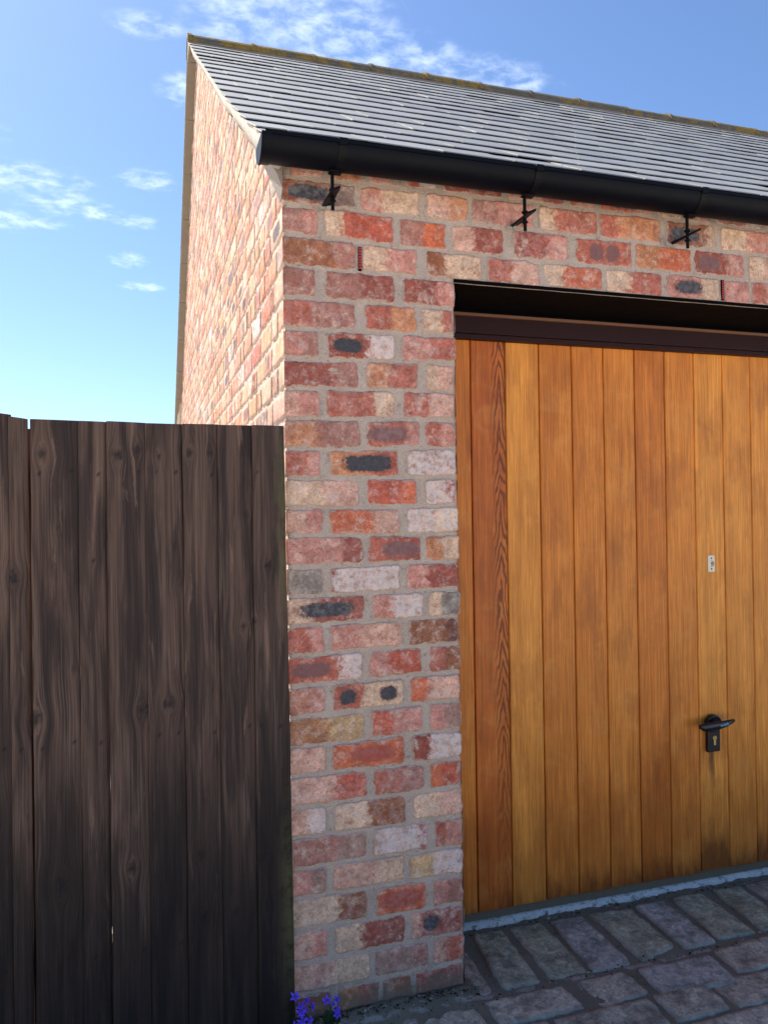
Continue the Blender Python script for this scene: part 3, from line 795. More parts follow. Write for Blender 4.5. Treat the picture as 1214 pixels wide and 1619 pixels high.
# plain courses low down (behind the gate)
for r_i in range(len(edges)-1):
    if edges[r_i+1] >= .9: break
    y = .0
    while y < YB:
        w_ = .218 if rs.rand() < .6 else .105; y1 = min(y+w_, YB)
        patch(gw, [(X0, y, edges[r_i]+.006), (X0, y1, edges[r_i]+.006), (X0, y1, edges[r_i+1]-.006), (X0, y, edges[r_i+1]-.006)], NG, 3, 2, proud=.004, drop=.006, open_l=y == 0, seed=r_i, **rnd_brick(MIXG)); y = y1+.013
gw.build('gable_wall', [BRICK, MORTAR], gar, smooth=True, recalc=False)
rw = MB()
rw.box(.004, LEN, YB-.1, YB, -.03, 2.50); rw.box(LEN-.1, LEN-.003, .004, YB-.1, -.03, 2.50)
rw.add([(LEN-.1, .004, 2.5), (LEN-.1, YB, 2.5), (LEN-.1, YR, 4.82), (LEN-.003, .004, 2.5), (LEN-.003, YB, 2.5), (LEN-.003, YR, 4.82)], [(0, 1, 2), (3, 5, 4), (0, 2, 5, 3), (1, 4, 5, 2)])
rw.build('back_wall', MORTAR, gar)
# inner leaf behind the front bricks so that no light passes
il = MB(); il.box(.02, .505, .02, .33, -.02, 2.14); il.box(2.80, LEN-.1, .02, .3, -.02, 2.14); il.box(.02, LEN-.1, .02, .3, 2.16, 2.52)
il.build('inner_wall', CONC, gar)

# roof: tiles on both slopes
def roof_side(mb, back):
    rows = int(SMAX/GAUGE)+1; wt = .25
    for r_ in range(rows):
        s0 = r_*GAUGE; off = (.16 if r_ % 2 else .285)-1.5*wt
        x = -.062; nxt = off
        while nxt < x+.03: nxt += wt
        while x < LEN+.06:
            x1 = min(nxt, LEN+.06)-.002
            gap = .0034+.0012*abs(rs.randn()) + (.004*rs.rand() if rs.rand() < .10 else 0); th_ = .0035
            js = .003*rs.randn(); tl = .0012*rs.randn()
            s_end = min(s0+GAUGE+.045, SMAX-.005)
            if s_end < s0+.03: x = x1+.002; nxt += wt; continue
            xq = [x, x+.006, (x+x1)/2, x1-.006, x1]; nxs = 5; v = []; ed_ = []
            for ai, a_ in enumerate(xq):
                p0, t0, n0_ = prof(s0); p1, t1, n1_ = prof(s_end)
                lift = tl*(ai-2)*.5
                frac = (s_end-s0)/GAUGE
                A0 = p0+t0*js+n0_*lift; A1 = p1-n1_*(gap+th_+.001)*min(1., frac)
                am = A0+(A1-A0)*.08
                for q_, e_ in ((A0-n0_*th_, .6), (A0, 1.0), (am, .45), (A1, 0.), (A1-n1_*th_, 0.)):
                    p_ = np.array(q_, float); p_[0] = a_
                    if back: p_[1] = YB-p_[1]
                    v.append(p_); ed_.append(max(e_, .9) if ai in (0, 4) else (e_*.75 if e_ > .4 else e_))
            f = []
            for i in range(nxs-1):
                for q in range(5): f.append((i*5+q, (i+1)*5+q, (i+1)*5+(q+1) % 5, i*5+(q+1) % 5))
            f.append((0, 1, 2, 3, 4)); f.append(tuple((nxs-1)*5+q for q in (4, 3, 2, 1, 0)))
            mb.add(v, f, 0, tone=rs.rand(), edge=np.array(ed_))
            x = x1+.002; nxt += wt
rf = MB(); roof_side(rf, False); roof_side(rf, True)
roof = rf.build('roof', SLATE, gar)
# dark felt below the tiles
fe = MB(); fv = []
for s_ in np.linspace(.05, SMAX-.01, 18):
    p_, t_, n_v = prof(s_); q_ = p_-n_v*.026; fv += [(-.03, q_[1], q_[2]), (LEN, q_[1], q_[2])]
nf_ = len(fv)
fe.add(fv, [(2*i, 2*i+1, 2*i+3, 2*i+2) for i in range(nf_//2-1)]); fe.add([(x_, YB-y_, z_) for x_, y_, z_ in fv], [(2*i, 2*i+2, 2*i+3, 2*i+1) for i in range(nf_//2-1)])
fe.build('roofing_felt', DARK, roof)
ridge_mesh = None; L_r = .45
for i in range(14):
    x0 = -.066+i*L_r*.99
    if ridge_mesh is None:
        q = MB(); pr = []
        for a_ in np.linspace(-80, 80, 15): pr.append((0, .122*math.sin(R(a_)), .122*math.cos(R(a_))))
        inner = [(0, y_*.86, z_*.86) for _, y_, z_ in pr[::-1]]
        q.sweep(pr+inner, [(0, 0, 0), (L_r*.5, 0, 0), (L_r*.985, 0, 0)])
        cap_ = [(0, y_*1.05, z_*1.05+.001) for _, y_, z_ in pr]+[(0, y_*.98, z_*.98) for _, y_, z_ in pr[::-1]]
        q.sweep(cap_, [(0, 0, 0), (.03, 0, 0)])
        o = q.build('ridge_tile', RIDGE, roof, smooth=False); ridge_mesh = o.data
    else:
        o = bpy.data.objects.new('ridge_tile', ridge_mesh); COL.objects.link(o); o.parent = roof
    o.location = (x0, YR, 4.772+.003*math.sin(i*2.1)); o.rotation_euler = (0, .004*math.sin(i*3.3), 0)
bd = MB()                                                # mortar bedding of the ridge, its shadow put into a darker colour
for sg in (-1, 1):
    bd.obox((LEN/2, YR+sg*.104, 4.780), (1, 0, 0), (0, 1, 0), (0, 0, 1), LEN/2+.05, .012, .026)
bd.box(-.058, -.04, YR-.112, YR+.112, 4.765, 4.80); bd.box(-.058, -.04, YR-.075, YR+.075, 4.80, 4.86)
bd.build('ridge_bedding', UNDER, roof)

# verge: mortar fillet under the tile ends, on both slopes, with its undercloak
vg = MB()
for back in (False, True):
    n_ = 150
    pts = np.linspace(.05, SMAX-.01, n_)
    rows_ = []
    for s_ in pts:
        wv = .004*vn(s_*6, 1.0, 11+back)+.002*vn(s_*25, 2.0, 12); hv = .004*vn(s_*5, 4.0, 13+back)
        base, tt_, nn_ = prof(s_)
        ring_ = []
        for xo, ho in ((-.053+wv, -.013), (-.050+wv, -.035), (-.036+wv*1.4, -.066-.020*max(0, 1-s_)+hv), (.010 if s_ > .22 else -.006, -.074-.020*max(0, 1-s_)+hv), (.012 if s_ > .22 else -.006, -.013)):
            p_ = base+nn_*ho; p_[0] = xo
            if back: p_[1] = YB-p_[1]
            ring_.append(p_)
        rows_.append(ring_)
    v = np.array(rows_).reshape(-1, 3); f = []
    for i in range(n_-1):
        for q in range(4): f.append((i*5+q, (i+1)*5+q, (i+1)*5+q+1, i*5+q+1))
    f.append((0, 1, 2, 3, 4)); f.append(tuple((n_-1)*5+q for q in (4, 3, 2, 1, 0)))
    vg.add(v, f)
vo = vg.build('verge', VERGE, roof, smooth=True)
uc = MB()
for back in (False, True):
    s_ = .20
    while s_ < SMAX-.02:
        L_ = .42+.05*rs.rand(); xo = -.056-.006*rs.rand()
        s1 = min(s_+L_, SMAX-.01)
        c_, ax2, ax3 = prof((s_+s1)/2); c_ = c_+ax3*(-.078 if back else -.078-.020*max(0, 1-(s_+s1)/2)); c_[0] = (xo+.03)/2
        if back: c_[1] = YB-c_[1]; ax2 = ax2*[1, -1, 1]; ax3 = ax3*[1, -1, 1]
        uc.obox(c_, (1, 0, 0), ax2, ax3, (.03-xo)/2 if back else .014, (s1-s_)/2-.002, .003)
        s_ = s1
uc.build('undercloak', UNDER, vo)
# mortar stop closing the corner behind the gutter end
ms = MB()
ms.add([(-.048, -.03, 2.47), (-.048, .10, 2.50), (-.004, -.012, 2.375), (-.050, -.045, 2.50), (-.006, -.05, 2.50), (-.006, -.030, 2.43), (-.02, .12, 2.46), (-.003, .03, 2.35)],
       [(0, 1, 6, 7, 2), (0, 2, 5, 4, 3), (0, 3, 1), (2, 7, 5)])
ms.build('corner_mortar', simple('grey_corner_mortar', (128, 120, 114), .9, .2, var=.3, scale=40, bump=.6), gar)

# gutter with rise-and-fall brackets
GY, GZ, GA, GB = -.083, 2.466, .056, .056
gp = []; 
for a_ in np.linspace(180, 360, 19): gp.append((GY+GA*math.cos(R(a_)), GZ+GB*math.sin(R(a_))))
gin = [(GY+(y_-GY)*.95, GZ+(z_-GZ)*.96) for y_, z_ in gp[::-1]]
lip = [(GY+GA+.001, GZ+.005), (GY+GA-.008, GZ+.005)]
gu = MB()
xs_ = np.linspace(-.072, LEN-.05, 60)
gu.sweep([(0, y_, z_) for y_, z_ in gp+gin], [(x_, 0, .0012*math.sin(x_*2.2)) for x_ in xs_])
gu.box(-.07, LEN-.05, GY-GA-.0035, GY-GA+.004, GZ-.004, GZ+.006)      # rolled front lip
gutter = gu.build('gutter', PLASTIC, gar, smooth=False)
for p_ in gutter.data.polygons: p_.use_smooth = abs(p_.normal.x) < .5
gutter.data.set_sharp_from_angle(angle=R(40))
ec = MB()
prc = [(GY+(y_-GY)*1.07, GZ+(z_-GZ)*1.05) for y_, z_ in gp]
ec.sweep([(0, y_, z_) for y_, z_ in prc], [(-.080, 0, 0), (-.077, 0, 0)])
ec.sweep([(0, y_, z_) for y_, z_ in prc+[(GY+(y_-GY)*.98, GZ+(z_-GZ)*.98) for y_, z_ in gp[::-1]]], [(-.077, 0, 0), (-.052, 0, 0)])
ec.sweep([(0, GY+(y_-GY)*1.12, GZ+(z_-GZ)*1.09) for y_, z_ in gp], [(-.0775, 0, 0), (-.0735, 0, 0)])
eco = ec.build('end_cap', PLASTIC, gutter)
def strap(mb, x0, x1, grow=1.06):
    o_ = [(0, GY+(y_-GY)*grow, GZ+(z_-GZ)*grow) for y_, z_ in gp]; i_ = [(0, GY+(y_-GY)*1.001, GZ+(z_-GZ)*1.001) for y_, z_ in gp[::-1]]
    mb.sweep(o_+i_, [(x0, 0, 0), (x1, 0, 0)])
for i, (bx_, rx_) in enumerate(((.127, .127), (.727, .727), (1.317, 1.317), (1.92, 1.92), (2.52, 2.52), (3.12, 3.12), (3.72, 3.72), (4.32, 4.32), (4.92, 4.92))):
    q = MB(); strap(q, bx_+.004, bx_+.026, 1.035)
    q.box(bx_+.004, bx_+.028, GY-GA-.005, GY-GA+.006, GZ-.010, GZ+.010)
    q.box(bx_-.012, bx_+.024, GY-.010, GY+.014, GZ-GB-.007, GZ-GB-.002)
    q.tube([(bx_, GY+.012, GZ-GB+.002), (bx_, GY+.010, 2.303)], .0052, 10)
    # wrought spike driven into the wall
    q.add([(bx_-.016, .01, 2.333), (bx_+.016, .01, 2.347), (bx_+.016, .01, 2.356), (bx_-.016, .01, 2.342),
           (bx_-.016, -.125, 2.333), (bx_+.010, -.125, 2.345), (bx_+.010, -.125, 2.352), (bx_-.016, -.125, 2.340)],
          [(0, 1, 2, 3), (7, 6, 5, 4), (0, 4, 5, 1), (1, 5, 6, 2), (2, 6, 7, 3), (3, 7, 4, 0)])
    q.tube([(bx_, GY+.011, 2.331), (bx_, GY+.011, 2.327)], .010, 6); q.tube([(bx_, GY+.011, 2.362), (bx_, GY+.011, 2.357)], .010, 6)
    q.build('gutter_bracket', IRON, gutter)
for bx_ in (.12, .715, 1.30):
    mp = MB()
    for k in range(6):
        a_ = rs.rand(3)
        mp.obox((bx_-.012+.026*a_[0], -.004-.006*a_[1], 2.332+.007*a_[2]), (.9, .3, .2), (-.3, .9, .1), (0, 0, 1), .006, .005, .004)
    mp.build('bracket_mortar', VERGE, gutter)

# weep vents
for wx, wz in ((.224, 2.196), (1.515, 2.199)):
    q = MB(); q.box(wx-.0048, wx+.0048, -.004, .02, wz-.034, wz+.036, 0)
    for i in range(8): q.box(wx-.0042, wx+.0042, -.0062, -.003, wz-.030+i*.0082, wz-.0244+i*.0082, 1)
    q.build('weep_vent', [DARK, WEEP], gar)

# opening: lintel, soffit, head frame, jambs
q = MB(); q.box(.5195, 2.782, -.003, .345, 2.151, 2.157); q.box(.5195, 2.782, .280, .345, 2.139, 2.150); q.box(.5195, 2.782, -.006, -.001, 2.150, 2.160)
q.build('lintel', BLACKP, gar)
q = MB(); q.box(.5195, 2.782, .264, .33, 2.128, 2.138); q.build('soffit_batten', TAN, gar)
q = MB(); q.box(.5195, 2.782, .272, .36, 2.070, 2.128); q.box(.5195, 2.782, .283, .36, 2.054, 2.070); 
q.box(.5195, .566, .29, .36, .0, 2.054); q.box(2.735, 2.782, .29, .36, .0, 2.054)
q.build('door_frame', STAIN, gar, bevel=.0015)
q = MB(); q.box(.5195, 2.782, .326, .45, .014, .052); q.box(.5195, 2.782, .336, .45, -.02, .014)
q.build('door_sill', CONC, gar)

dr = MB(); DX0, DW, NB = .568, .134, 16
stains = {0: .0, 1: .03, 2: .02, 3: .07, 4: .06, 5: .05, 6: .08, 7: .05, 8: .15, 9: .05, 10: .12}
tones = {0: .31, 1: .91, 2: .52, 3: .07, 4: .33, 5: .10, 6: .56, 7: .36, 8: .80, 9: .22, 10: .48}
edges_d = [.570]+[.7101+i*.134 for i in range(NB-1)]+[2.733]
for i in range(len(edges_d)-1):
    a_, b_ = edges_d[i], edges_d[i+1]; tn = tones.get(i, rs.rand()*.85); stn = stains.get(i, .1*rs.rand())
    xs_ = [a_+.0013, a_+.0017, a_+.0040]+list(np.linspace(a_+.012, b_-.012, 9))+[b_-.0040, b_-.0017, b_-.0013]
    ys_ = [.330, .3185, .314]+[.314]*9+[.314, .3185, .330]
    zs_ = [.047+.003*rs.rand()]+list(np.linspace(.08, 2.05, 12))+[2.060]
    v = []; bxa = []
    for z_ in zs_:
        for x_, y_ in zip(xs_, ys_):
            u_ = (x_-a_)/(b_-a_); cth = 0
            if i == 1: cth = max(0, min(1, (u_-.56)/.1))*(1-.85*max(0, (.75-z_)/.7 if z_ < .75 else 0))
            v.append((x_, y_, z_)); bxa.append((u_ if i == 1 else .5, cth, stn))
    K = len(xs_); f = [(r_*K+c, r_*K+c+1, (r_+1)*K+c+1, (r_+1)*K+c) for r_ in range(len(zs_)-1) for c in range(K-1)]
    dr.add(v, f, 0, tone=tn, bx=np.array(bxa))
    dr.box(a_-.001, b_-.001, .3285, .340+.0005*(i % 2), .05, 2.058, 1, tone=tn, bx=(.5, 0, stn))
dr.box(.566, 2.736, .345, .36, .05, 2.056, 1, tone=0, bx=(0, 0, 0))
door = dr.build('garage_door', [DOOR, DARK], gar, smooth=False, recalc=False)
for p_ in door.data.polygons: p_.use_smooth = False

# handle: escutcheon with lock, lever bar
HX = 1.702
q = MB()
q.box(HX-.029, HX+.029, .297, .3135, .510, .625)                 # lower plate
q.tube([(HX-.001, .3135, .620), (HX-.001, .290, .620)], .034, 22)           # round boss at the top
ho = q.build('lock_plate', HANDLE, door, bevel=.004)
q = MB()
lv = [(1.613, .268, .622, .008), (1.622, .261, .621, .014), (1.648, .256, .622, .0165), (1.69, .254, .625, .0155), (1.73, .255, .630, .011), (1.762, .261, .635, .006), (1.768, .266, .636, .003)]
v = []; n_ = 12
for x_, y_, z_, h_ in lv:
    for k in range(n_):
        a_ = 2*math.pi*k/n_; cx_ = math.cos(a_); sx_ = math.sin(a_)
        v.append((x_, y_+.008*math.copysign(abs(cx_)**.7, cx_), z_+h_*math.copysign(abs(sx_)**.8, sx_)))
f = [(i*n_+k, (i+1)*n_+k, (i+1)*n_+(k+1) % n_, i*n_+(k+1) % n_) for i in range(len(lv)-1) for k in range(n_)]
f += [tuple(range(n_)), tuple((len(lv)-1)*n_+k for k in range(n_-1, -1, -1))]
q.add(v, f); q.tube([(HX-.004, .30, .624), (HX-.004, .262, .624)], .017, 14)
lever = q.build('door_handle', HANDLE, door, smooth=True)
q = MB()                                                          # small worn light blue lettering on the lever
x_ = 1.690
for k, (w_, h_) in enumerate(((.005, .006), (.004, .005), (.004, .005), (.004, .008), (.004, .005), (.003, .009), (.005, .005))):
    q.box(x_, x_+w_, .2452, .2466, .622+k*.0007, .622+k*.0007+h_)
    x_ += w_+.0015
q.build('lettering', PALEBLUE, door)
q = MB(); q.tube([(HX+.001, .2975, .565), (HX+.001, .294, .565)], .0085, 16); q.box(HX-.0035, HX+.0055, .2941, .2975, .540, .561); q.tube([(HX+.001, .2975, .541), (HX+.001, .2943, .541)], .0045, 10)
q.box(HX+.0, HX+.002, .2935, .2945, .560, .573, 1)
q.build('key_cylinder', [BRASS, DARK], door)
q = MB(); px0, px1, pz0, pz1 = 1.698, 1.730, 1.205, 1.270
q.box(px0, px1, .3095, .3138, pz0, pz1)
q.build('entry_plate', CREAM, door, bevel=.0035)
q = MB()
for z_ in (1.258, 1.217): q.tube([(1.714, .3098, z_), (1.714, .3088, z_)], .0032, 12)
for r_ in (.0105, .0060):
    ring_ = [(1.714+r_*math.cos(a_), .3090, 1.2375+r_*math.sin(a_)) for a_ in np.linspace(-1.9, 1.9, 16)]
    q.tube(ring_, .0009, 6)
q.tube([(1.714, .3098, 1.2375), (1.714, .3085, 1.2375)], .0030, 12)
q.build('plate_marking', FRAMEP, door)

# ------------------------------------------------------------ gate and the leaf beside it
KNOTS = [(-.637, 1.613, .016), (-.455, 1.612, .014), (-.405, 1.625, .013), (-.27, 1.62, .013), (-.35, 1.61, .010), (-.215, 1.62, .010), (-.66, .93, .018), (-.40, .935, .016), (-.34, .94, .012), (-.325, .945, .012),
         (-.60, .50, .020), (-.43, .52, .014), (-.25, .53, .012), (-.085, .50, .012), (-.06, 1.31, .010), (-.13, 1.14, .012), (-.10, 1.15, .010), (-.16, .36, .012), (-.12, 1.45, .006), (-.075, .36, .010),
         (-.705, 1.30, .014), (-.78, .7, .02), (-.52, 1.33, .006), (-.60, 1.42, .006), (-.245, .36, .01), (-.30, 1.26, .008), (-.565, 1.05, .007)]
def gate_boards(mb, specs, y_front, seedb=0):
    """specs: x0, x1, top left z, top right z, depth shift"""
    for i, (x0, x1, z0_, z1_, dy) in enumerate(specs):
        nu = max(6, int((x1-x0)/.006)); nv = 200
        U, V_ = np.meshgrid(np.linspace(0, 1, nu), np.linspace(0, 1, nv))
        x1 = x1+(.006 if (i < len(specs)-1 and i != 1) or seedb else (.0017 if i == 1 else 0)) if not (seedb and i == 0) else x1
        X = x0+(x1-x0)*U; Zt = z0_+(z1_-z0_)*U; Z = -.03+(Zt+.03)*V_
        e_ = .0012*vn(Z*6, i*3.0, 21+seedb, 3)
        X = X+e_
        if seedb == 0 and i == len(specs)-1: X = X+.011*(1-V_)*U
        GX = X+.006*vn(X*3, Z*1.3, 31+i, 2)+i*.37; GZ = Z.copy(); KN = np.zeros_like(X)
        for kx, kz, kr in KNOTS:
            if kx < x0-.02 or kx > x1+.02: continue
            dx, dz = X-kx, (Z-kz)/1.25; d = np.hypot(dx, dz)+1e-6
            push = kr*.8*np.exp(-(np.maximum(d-kr, 0)/(kr*2.0))**1.0)*np.exp(-(dz/(kr*3.2))**2)
            GX = GX-np.sign(dx)*push*np.clip(np.abs(dx)/(kr*.5), 0, 1)
            edge_ = kr*(.75+.35*vn(np.arctan2(dz, dx)*1.5, kx*50, 41, 2))
            kk_ = np.clip((edge_-d)/(.25*kr)+.5, 0, 1)
            KN = np.maximum(KN, kk_*(.75+.25*np.sin(d/kr*9)))
        # nail heads near the rails
        for nz_ in (1.565, .86, .30):
            for nx_ in (x0+.022+.01*math.sin(i*7), x1-.022):
                KN = np.maximum(KN, np.clip((.0034-np.hypot(X-nx_, Z-nz_-.006*math.sin(i*5+nx_*40)))/.001, 0, 1))
        AL = np.clip((X-(-.046))/.03, 0, 1)*np.clip(1.3-np.abs(Z-1.45)/.28, 0, 1)+np.clip((X-(-.046))/.03, 0, 1)*np.clip(1.2-np.abs(Z-.35)/.35, 0, 1)*.9
        AL = np.clip(AL, 0, 1) if i == len(specs)-1 and seedb == 0 else AL*0
        cup = .0018*np.cos((U-.5)*math.pi)+.0006*vn(GX*90, GZ*2, 51+i, 2)
        Yf = y_front+dy-cup+.009*U
        edge_r = np.where((U < 1e-6) | (U > 1-1e-6), .003, 0); Yf = Yf+edge_r
        F = np.stack([X, Yf, Z], -1).reshape(-1, 3); Bk = np.stack([X, Yf*0+y_front+dy+.016, Z], -1).reshape(-1, 3)
        n1 = len(F); idx = np.arange(n1).reshape(nv, nu)
        f = [tuple(q) for q in np.stack([idx[:-1, :-1], idx[:-1, 1:], idx[1:, 1:], idx[1:, :-1]], -1).reshape(-1, 4)]
        bnd = list(idx[0, :])+list(idx[1:, -1])+list(idx[-1, -2::-1])+list(idx[-2:0:-1, 0])
        m_ = len(bnd)
        f += [(bnd[(a_+1) % m_], bnd[a_], bnd[a_]+n1, bnd[(a_+1) % m_]+n1) for a_ in range(m_)]
        c4_ = [idx[0, 0]+n1, idx[-1, 0]+n1, idx[-1, -1]+n1, idx[0, -1]+n1]; f.append(tuple(c4_))
        g_ = np.stack([GX.ravel(), GZ.ravel(), AL.ravel()], -1)
        mb.add(np.concatenate([F, Bk]), f, 0, grain=np.concatenate([g_, g_]), knot=np.concatenate([KN.ravel()]*2), tone=(i*.137+.11+seedb*.29) % 1)
gate = empty('wooden_gate', (0, 0, 0)); tag(gate, 'dark brown stained board gate with a level top, closed against the brick corner', 'gate')
q = MB()
gate_boards(q, [(-.665, -.5535, 1.7015, 1.7005, .0), (-.5515, -.4835, 1.7000, 1.6995, .002), (-.4815, -.3865, 1.7005, 1.6985, -.001), (-.3845, -.2900, 1.6975, 1.6975, .002),
                (-.2885, -.1970, 1.6975, 1.6990, .000), (-.1945, -.1020, 1.6970, 1.6980, .002), (-.1005, -.0100, 1.6985, 1.6985, .000)], -.028)
q.build('board_panel', GATE, gate, recalc=False, smooth=False)
for z_ in (1.55, .86, .28):
    q = MB(); q.box(-.66, -.02, -.0075, .040, z_-.045, z_+.045, 0, grain=(0, 0, 0), knot=0., tone=.4); q.build('rail', GATE, gate, bevel=.003)
leaf = empty('timber_fence'); tag(leaf, 'dark brown board fence with a stepped top rising to the left beside the gate', 'fence')
q = MB()
sp = [(-.7165, -.672, 1.7075, 1.7025, .001), (-.812, -.7175, 1.724, 1.7125, .000), (-.91, -.814, 1.741, 1.729, .002), (-1.01, -.912, 1.765, 1.747, .0), (-1.11, -1.012, 1.79, 1.77, .002), (-1.21, -1.112, 1.80, 1.79, .0), (-1.31, -1.212, 1.80, 1.80, .001), (-1.41, -1.312, 1.80, 1.80, 0), (-1.51, -1.412, 1.80, 1.80, .002), (-1.61, -1.512, 1.80, 1.80, 0)]
gate_boards(q, sp, -.028, 1)   # right to left
q.build('board_panel', GATE, leaf, recalc=False, smooth=False)
for z_ in (1.55, .86, .28):
    q = MB(); q.box(-1.61, -.70, -.0075, .040, z_-.045, z_+.045, 0, grain=(0, 0, 0), knot=0., tone=.4); q.build('rail', GATE, leaf, bevel=.003)
q = MB(); q.box(-.735, -.657, .0415, .12, -.03, 1.685, 0, grain=(0, 0, 0), knot=0., tone=.5); q.build('post', GATE, leaf, bevel=.004)

# ------------------------------------------------------------ bellflowers at the foot of the wall
def petal_material():
    m, t, b = material('violet_petal')
    uvr = t.attr('rad').outputs['Fac']; n = t.noise(t.pos(), 160, 3, .5)
    col = t.mix(uvr, lin((70, 36, 190)), lin((124, 84, 250)))
    col = t.mix(1, col, t.mix(n, (.8, .8, .85), (1.2, 1.2, 1.15)), 'MULTIPLY')
    t.put(b.inputs['Base Color'], col); b.inputs['Roughness'].default_value = .6
    b.inputs['Subsurface Weight'].default_value = .15; b.inputs['Subsurface Radius'].default_value = (.003, .002, .006)
    return m
PETAL = petal_material(); GREEN = simple('bellflower_green', (44, 74, 44), .6, .3, var=.35, scale=60, bump=.2)
PISTIL = simple('pale_pistil', (200, 190, 220), .5, .3, var=.1)
def flower_geo(mb, c, d, size, cup=.35, twist=0.):
    """five pointed petals joined in a shallow bell, opening along d"""
    d = Vector(d).normalized(); a = d.orthogonal().normalized(); b = d.cross(a); c = Vector(c)
    nr, na = 6, 40; v = []; rad = []
    for i in range(nr+1):
        r_ = i/nr
        for k in range(na):
            an = 2*math.pi*k/na; pet = abs(((an*5/(2*math.pi)) % 1)-.5)*2        # 1 between, 0 at the tip
            lim = 1-.60*pet**.8
            rr_ = min(r_, 1)*lim*size
            wv = size*.05*math.cos(an*5)*r_
            h_ = cup*size*(r_**.6) - .25*size*r_**3*(1-pet) + wv
            p_ = c+(a*math.cos(an+twist)+b*math.sin(an+twist))*rr_+d*h_; v.append(tuple(p_)); rad.append(r_)
    f = [(i*na+k, i*na+(k+1) % na, (i+1)*na+(k+1) % na, (i+1)*na+k) for i in range(nr) for k in range(na)]
    mb.add(v, f, 0, rad=np.array(rad))
    mb.tube([c+d*size*.02, c+d*size*.42], size*.05, 6, mi=1)
def bellflower(name, base, blooms, label, seed):
    rr_ = random.Random(seed); t_ = empty(name, base); tag(t_, label, 'flower')
    st = MB(); lf = MB(); bx_, by_, bz_ = base
    for (x_, y_, z_, dx, dy, dz, sz, cup) in shrink(blooms):
        q = MB(); flower_geo(q, (x_-bx_, y_-by_, z_-bz_), (dx, dy, dz), sz, cup, rr_.random()*1.2); q.build('flower', [PETAL, PISTIL], t_, smooth=True, recalc=False)
        p1 = Vector((x_-bx_, y_-by_, z_-bz_)); p0 = Vector((rr_.uniform(-.02, .02), rr_.uniform(-.01, .01), 0)); mid = p0.lerp(p1, .5)+Vector((rr_.uniform(-.006, .006), .004, .008))
        st.tube([p0, mid, p1-Vector((dx, dy, dz)).normalized()*.003], [.0016, .0013, .0011], 6)
        d_ = Vector((dx, dy, dz)).normalized(); st.tube([p1-d_*.004, p1+d_*.004], [.0015, .0034], 8)
        for k in range(3):
            pp = p0.lerp(mid, .3+.3*k); an = rr_.uniform(0, 6.28); L_ = rr_.uniform(.014, .022); dv = Vector((math.cos(an), math.sin(an), .35)).normalized(); sv = dv.cross(Vector((0, 0, 1))).normalized()
            pts_ = []; 
            for (l_, w_) in ((0, .001), (.25, .30), (.55, .38), (.8, .22), (1, .01)):
                cc = pp+dv*L_*l_+Vector((0, 0, -.004*l_*l_)); pts_ += [tuple(cc+sv*L_*w_), tuple(cc-Vector((0, 0, .001))), tuple(cc-sv*L_*w_)]
            lf.add(pts_, [(i*3+j_, i*3+j_+1, i*3+j_+4, i*3+j_+3) for i in range(4) for j_ in range(2)])
    for k in range(18):
        an = rr_.uniform(0, 6.28); r0_ = rr_.uniform(.0, .03); pp = Vector((math.cos(an)*r0_*1.4, math.sin(an)*r0_*.8, rr_.uniform(.003, .028))); L_ = rr_.uniform(.012, .024)
        an2 = an+rr_.uniform(-.8, .8); dv = Vector((math.cos(an2), math.sin(an2), rr_.uniform(.1, .8))).normalized(); sv = dv.cross(Vector((0, 0, 1))).normalized(); pts_ = []
        for (l_, w_) in ((0, .001), (.25, .34), (.55, .42), (.8, .24), (1, .01)):
            cc = pp+dv*L_*l_+Vector((0, 0, -.005*l_*l_)); pts_ += [tuple(cc+sv*L_*w_), tuple(cc-Vector((0, 0, .001))), tuple(cc-sv*L_*w_)]
        lf.add(pts_, [(i*3+j_, i*3+j_+1, i*3+j_+4, i*3+j_+3) for i in range(4) for j_ in range(2)])
        st.tube([(pp.x*.3, pp.y*.3, 0), pp*.8, pp], .0008, 5)
    st.build('stem', GREEN, t_, smooth=True); lf.build('foliage', GREEN, t_, smooth=True, recalc=False)
YF = -.070
def shrink(bl): return [(a_, b_, c_-.016, d_, e_, f_, g_*.76, h_) for a_, b_, c_, d_, e_, f_, g_, h_ in bl]
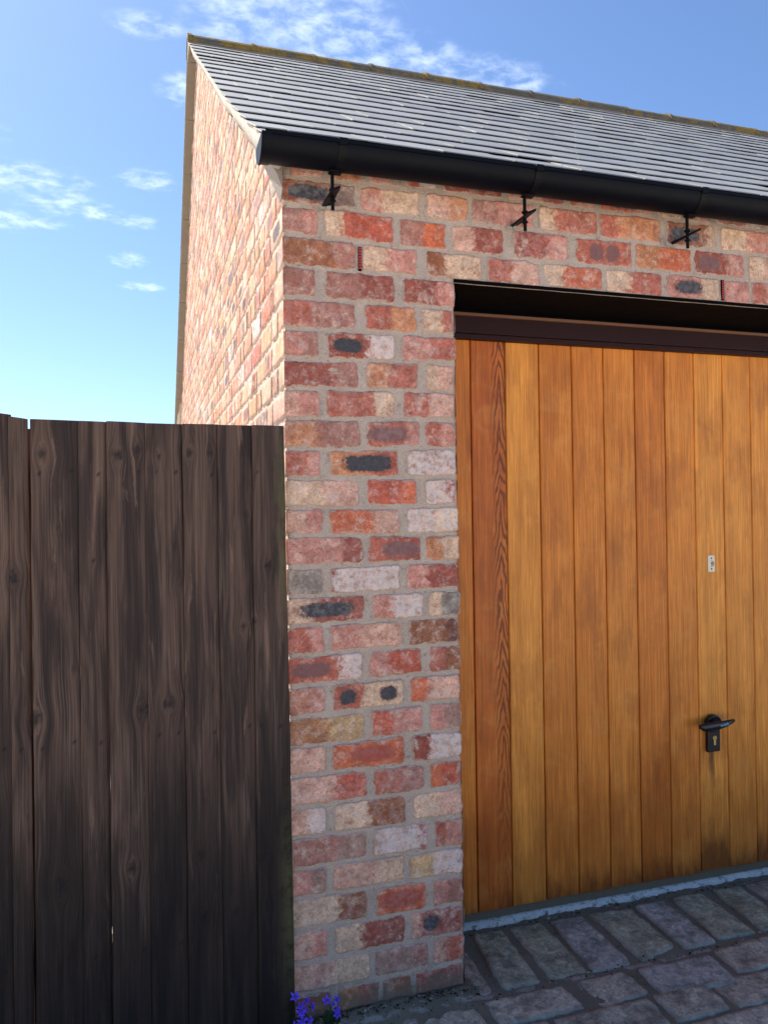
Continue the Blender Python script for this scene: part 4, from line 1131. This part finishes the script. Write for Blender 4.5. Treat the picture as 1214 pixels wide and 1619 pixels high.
bellflower('bellflower', (.010, YF+.01, 0), [(-.010, YF, .141, -.1, -1, .25, .021, .25), (.000, YF-.01, .124, .2, -1, -.1, .018, .8), (.018, YF, .124, .5, -.8, .3, .015, .9),
            (.004, YF-.012, .106, -.2, -1, .1, .021, .55), (.030, YF-.002, .106, .9, -.5, .2, .018, .9), (.016, YF, .100, .1, -1, .3, .015, .6), (.006, YF-.015, .082, -.1, -1, .2, .021, .5), (.026, YF-.012, .077, .4, -1, .1, .018, .5), (-.012, YF-.014, .070, -.5, -1, .4, .018, .5)],
           'taller spray of violet bellflowers at the foot of the brick corner, close to the gate', 3)
bellflower('bellflower', (.092, YF+.01, 0), [(.079, YF-.002, .114, 0, -1, .15, .021, .2), (.102, YF, .110, .6, -.8, .5, .016, .8), (.101, YF-.01, .092, .3, -1, .0, .018, .7), (.104, YF-.012, .078, .1, -1, .2, .017, .6), (.094, YF-.004, .101, .3, -.8, .6, .010, .9)],
           'lower violet bellflowers in front of the bottom brick course, right of the taller spray', 5)

# ------------------------------------------------------------ dry leaf and grit litter along the joints and wall foot
q = MB(); rl = random.Random(4)
for k in range(520):
    if k < 220: x_, y_ = rl.uniform(.02, .56), -.012-abs(rl.gauss(0, .022)); z_ = .018
    elif k < 400: x_, y_ = rl.uniform(.55, 2.6), .275+rl.gauss(0, .010); z_ = .004
    else: x_, y_ = rl.uniform(.3, 2.4), -.060+rl.gauss(0, .012); z_ = .004
    an = rl.uniform(0, 6.28); L_ = rl.uniform(.0015, .0045)*(1.6 if rl.random() < .12 else 1); w_ = L_*rl.uniform(.25, .6); e_ = Vector((math.cos(an), math.sin(an), rl.uniform(-.3, .3))); f_ = Vector((-math.sin(an), math.cos(an), rl.uniform(-.3, .3)))
    q.obox((x_, y_, z_+rl.uniform(0, .003)), e_, f_, (0, 0, 1), L_, w_, .0007, 0 if rl.random() < .75 else 1)
lo = q.build('leaf_litter', [simple('dry_litter', (62, 50, 36), .9, .1, var=.5), simple('pale_grit', (176, 168, 156), .9, .2, var=.3)])
lo['kind'] = 'stuff'
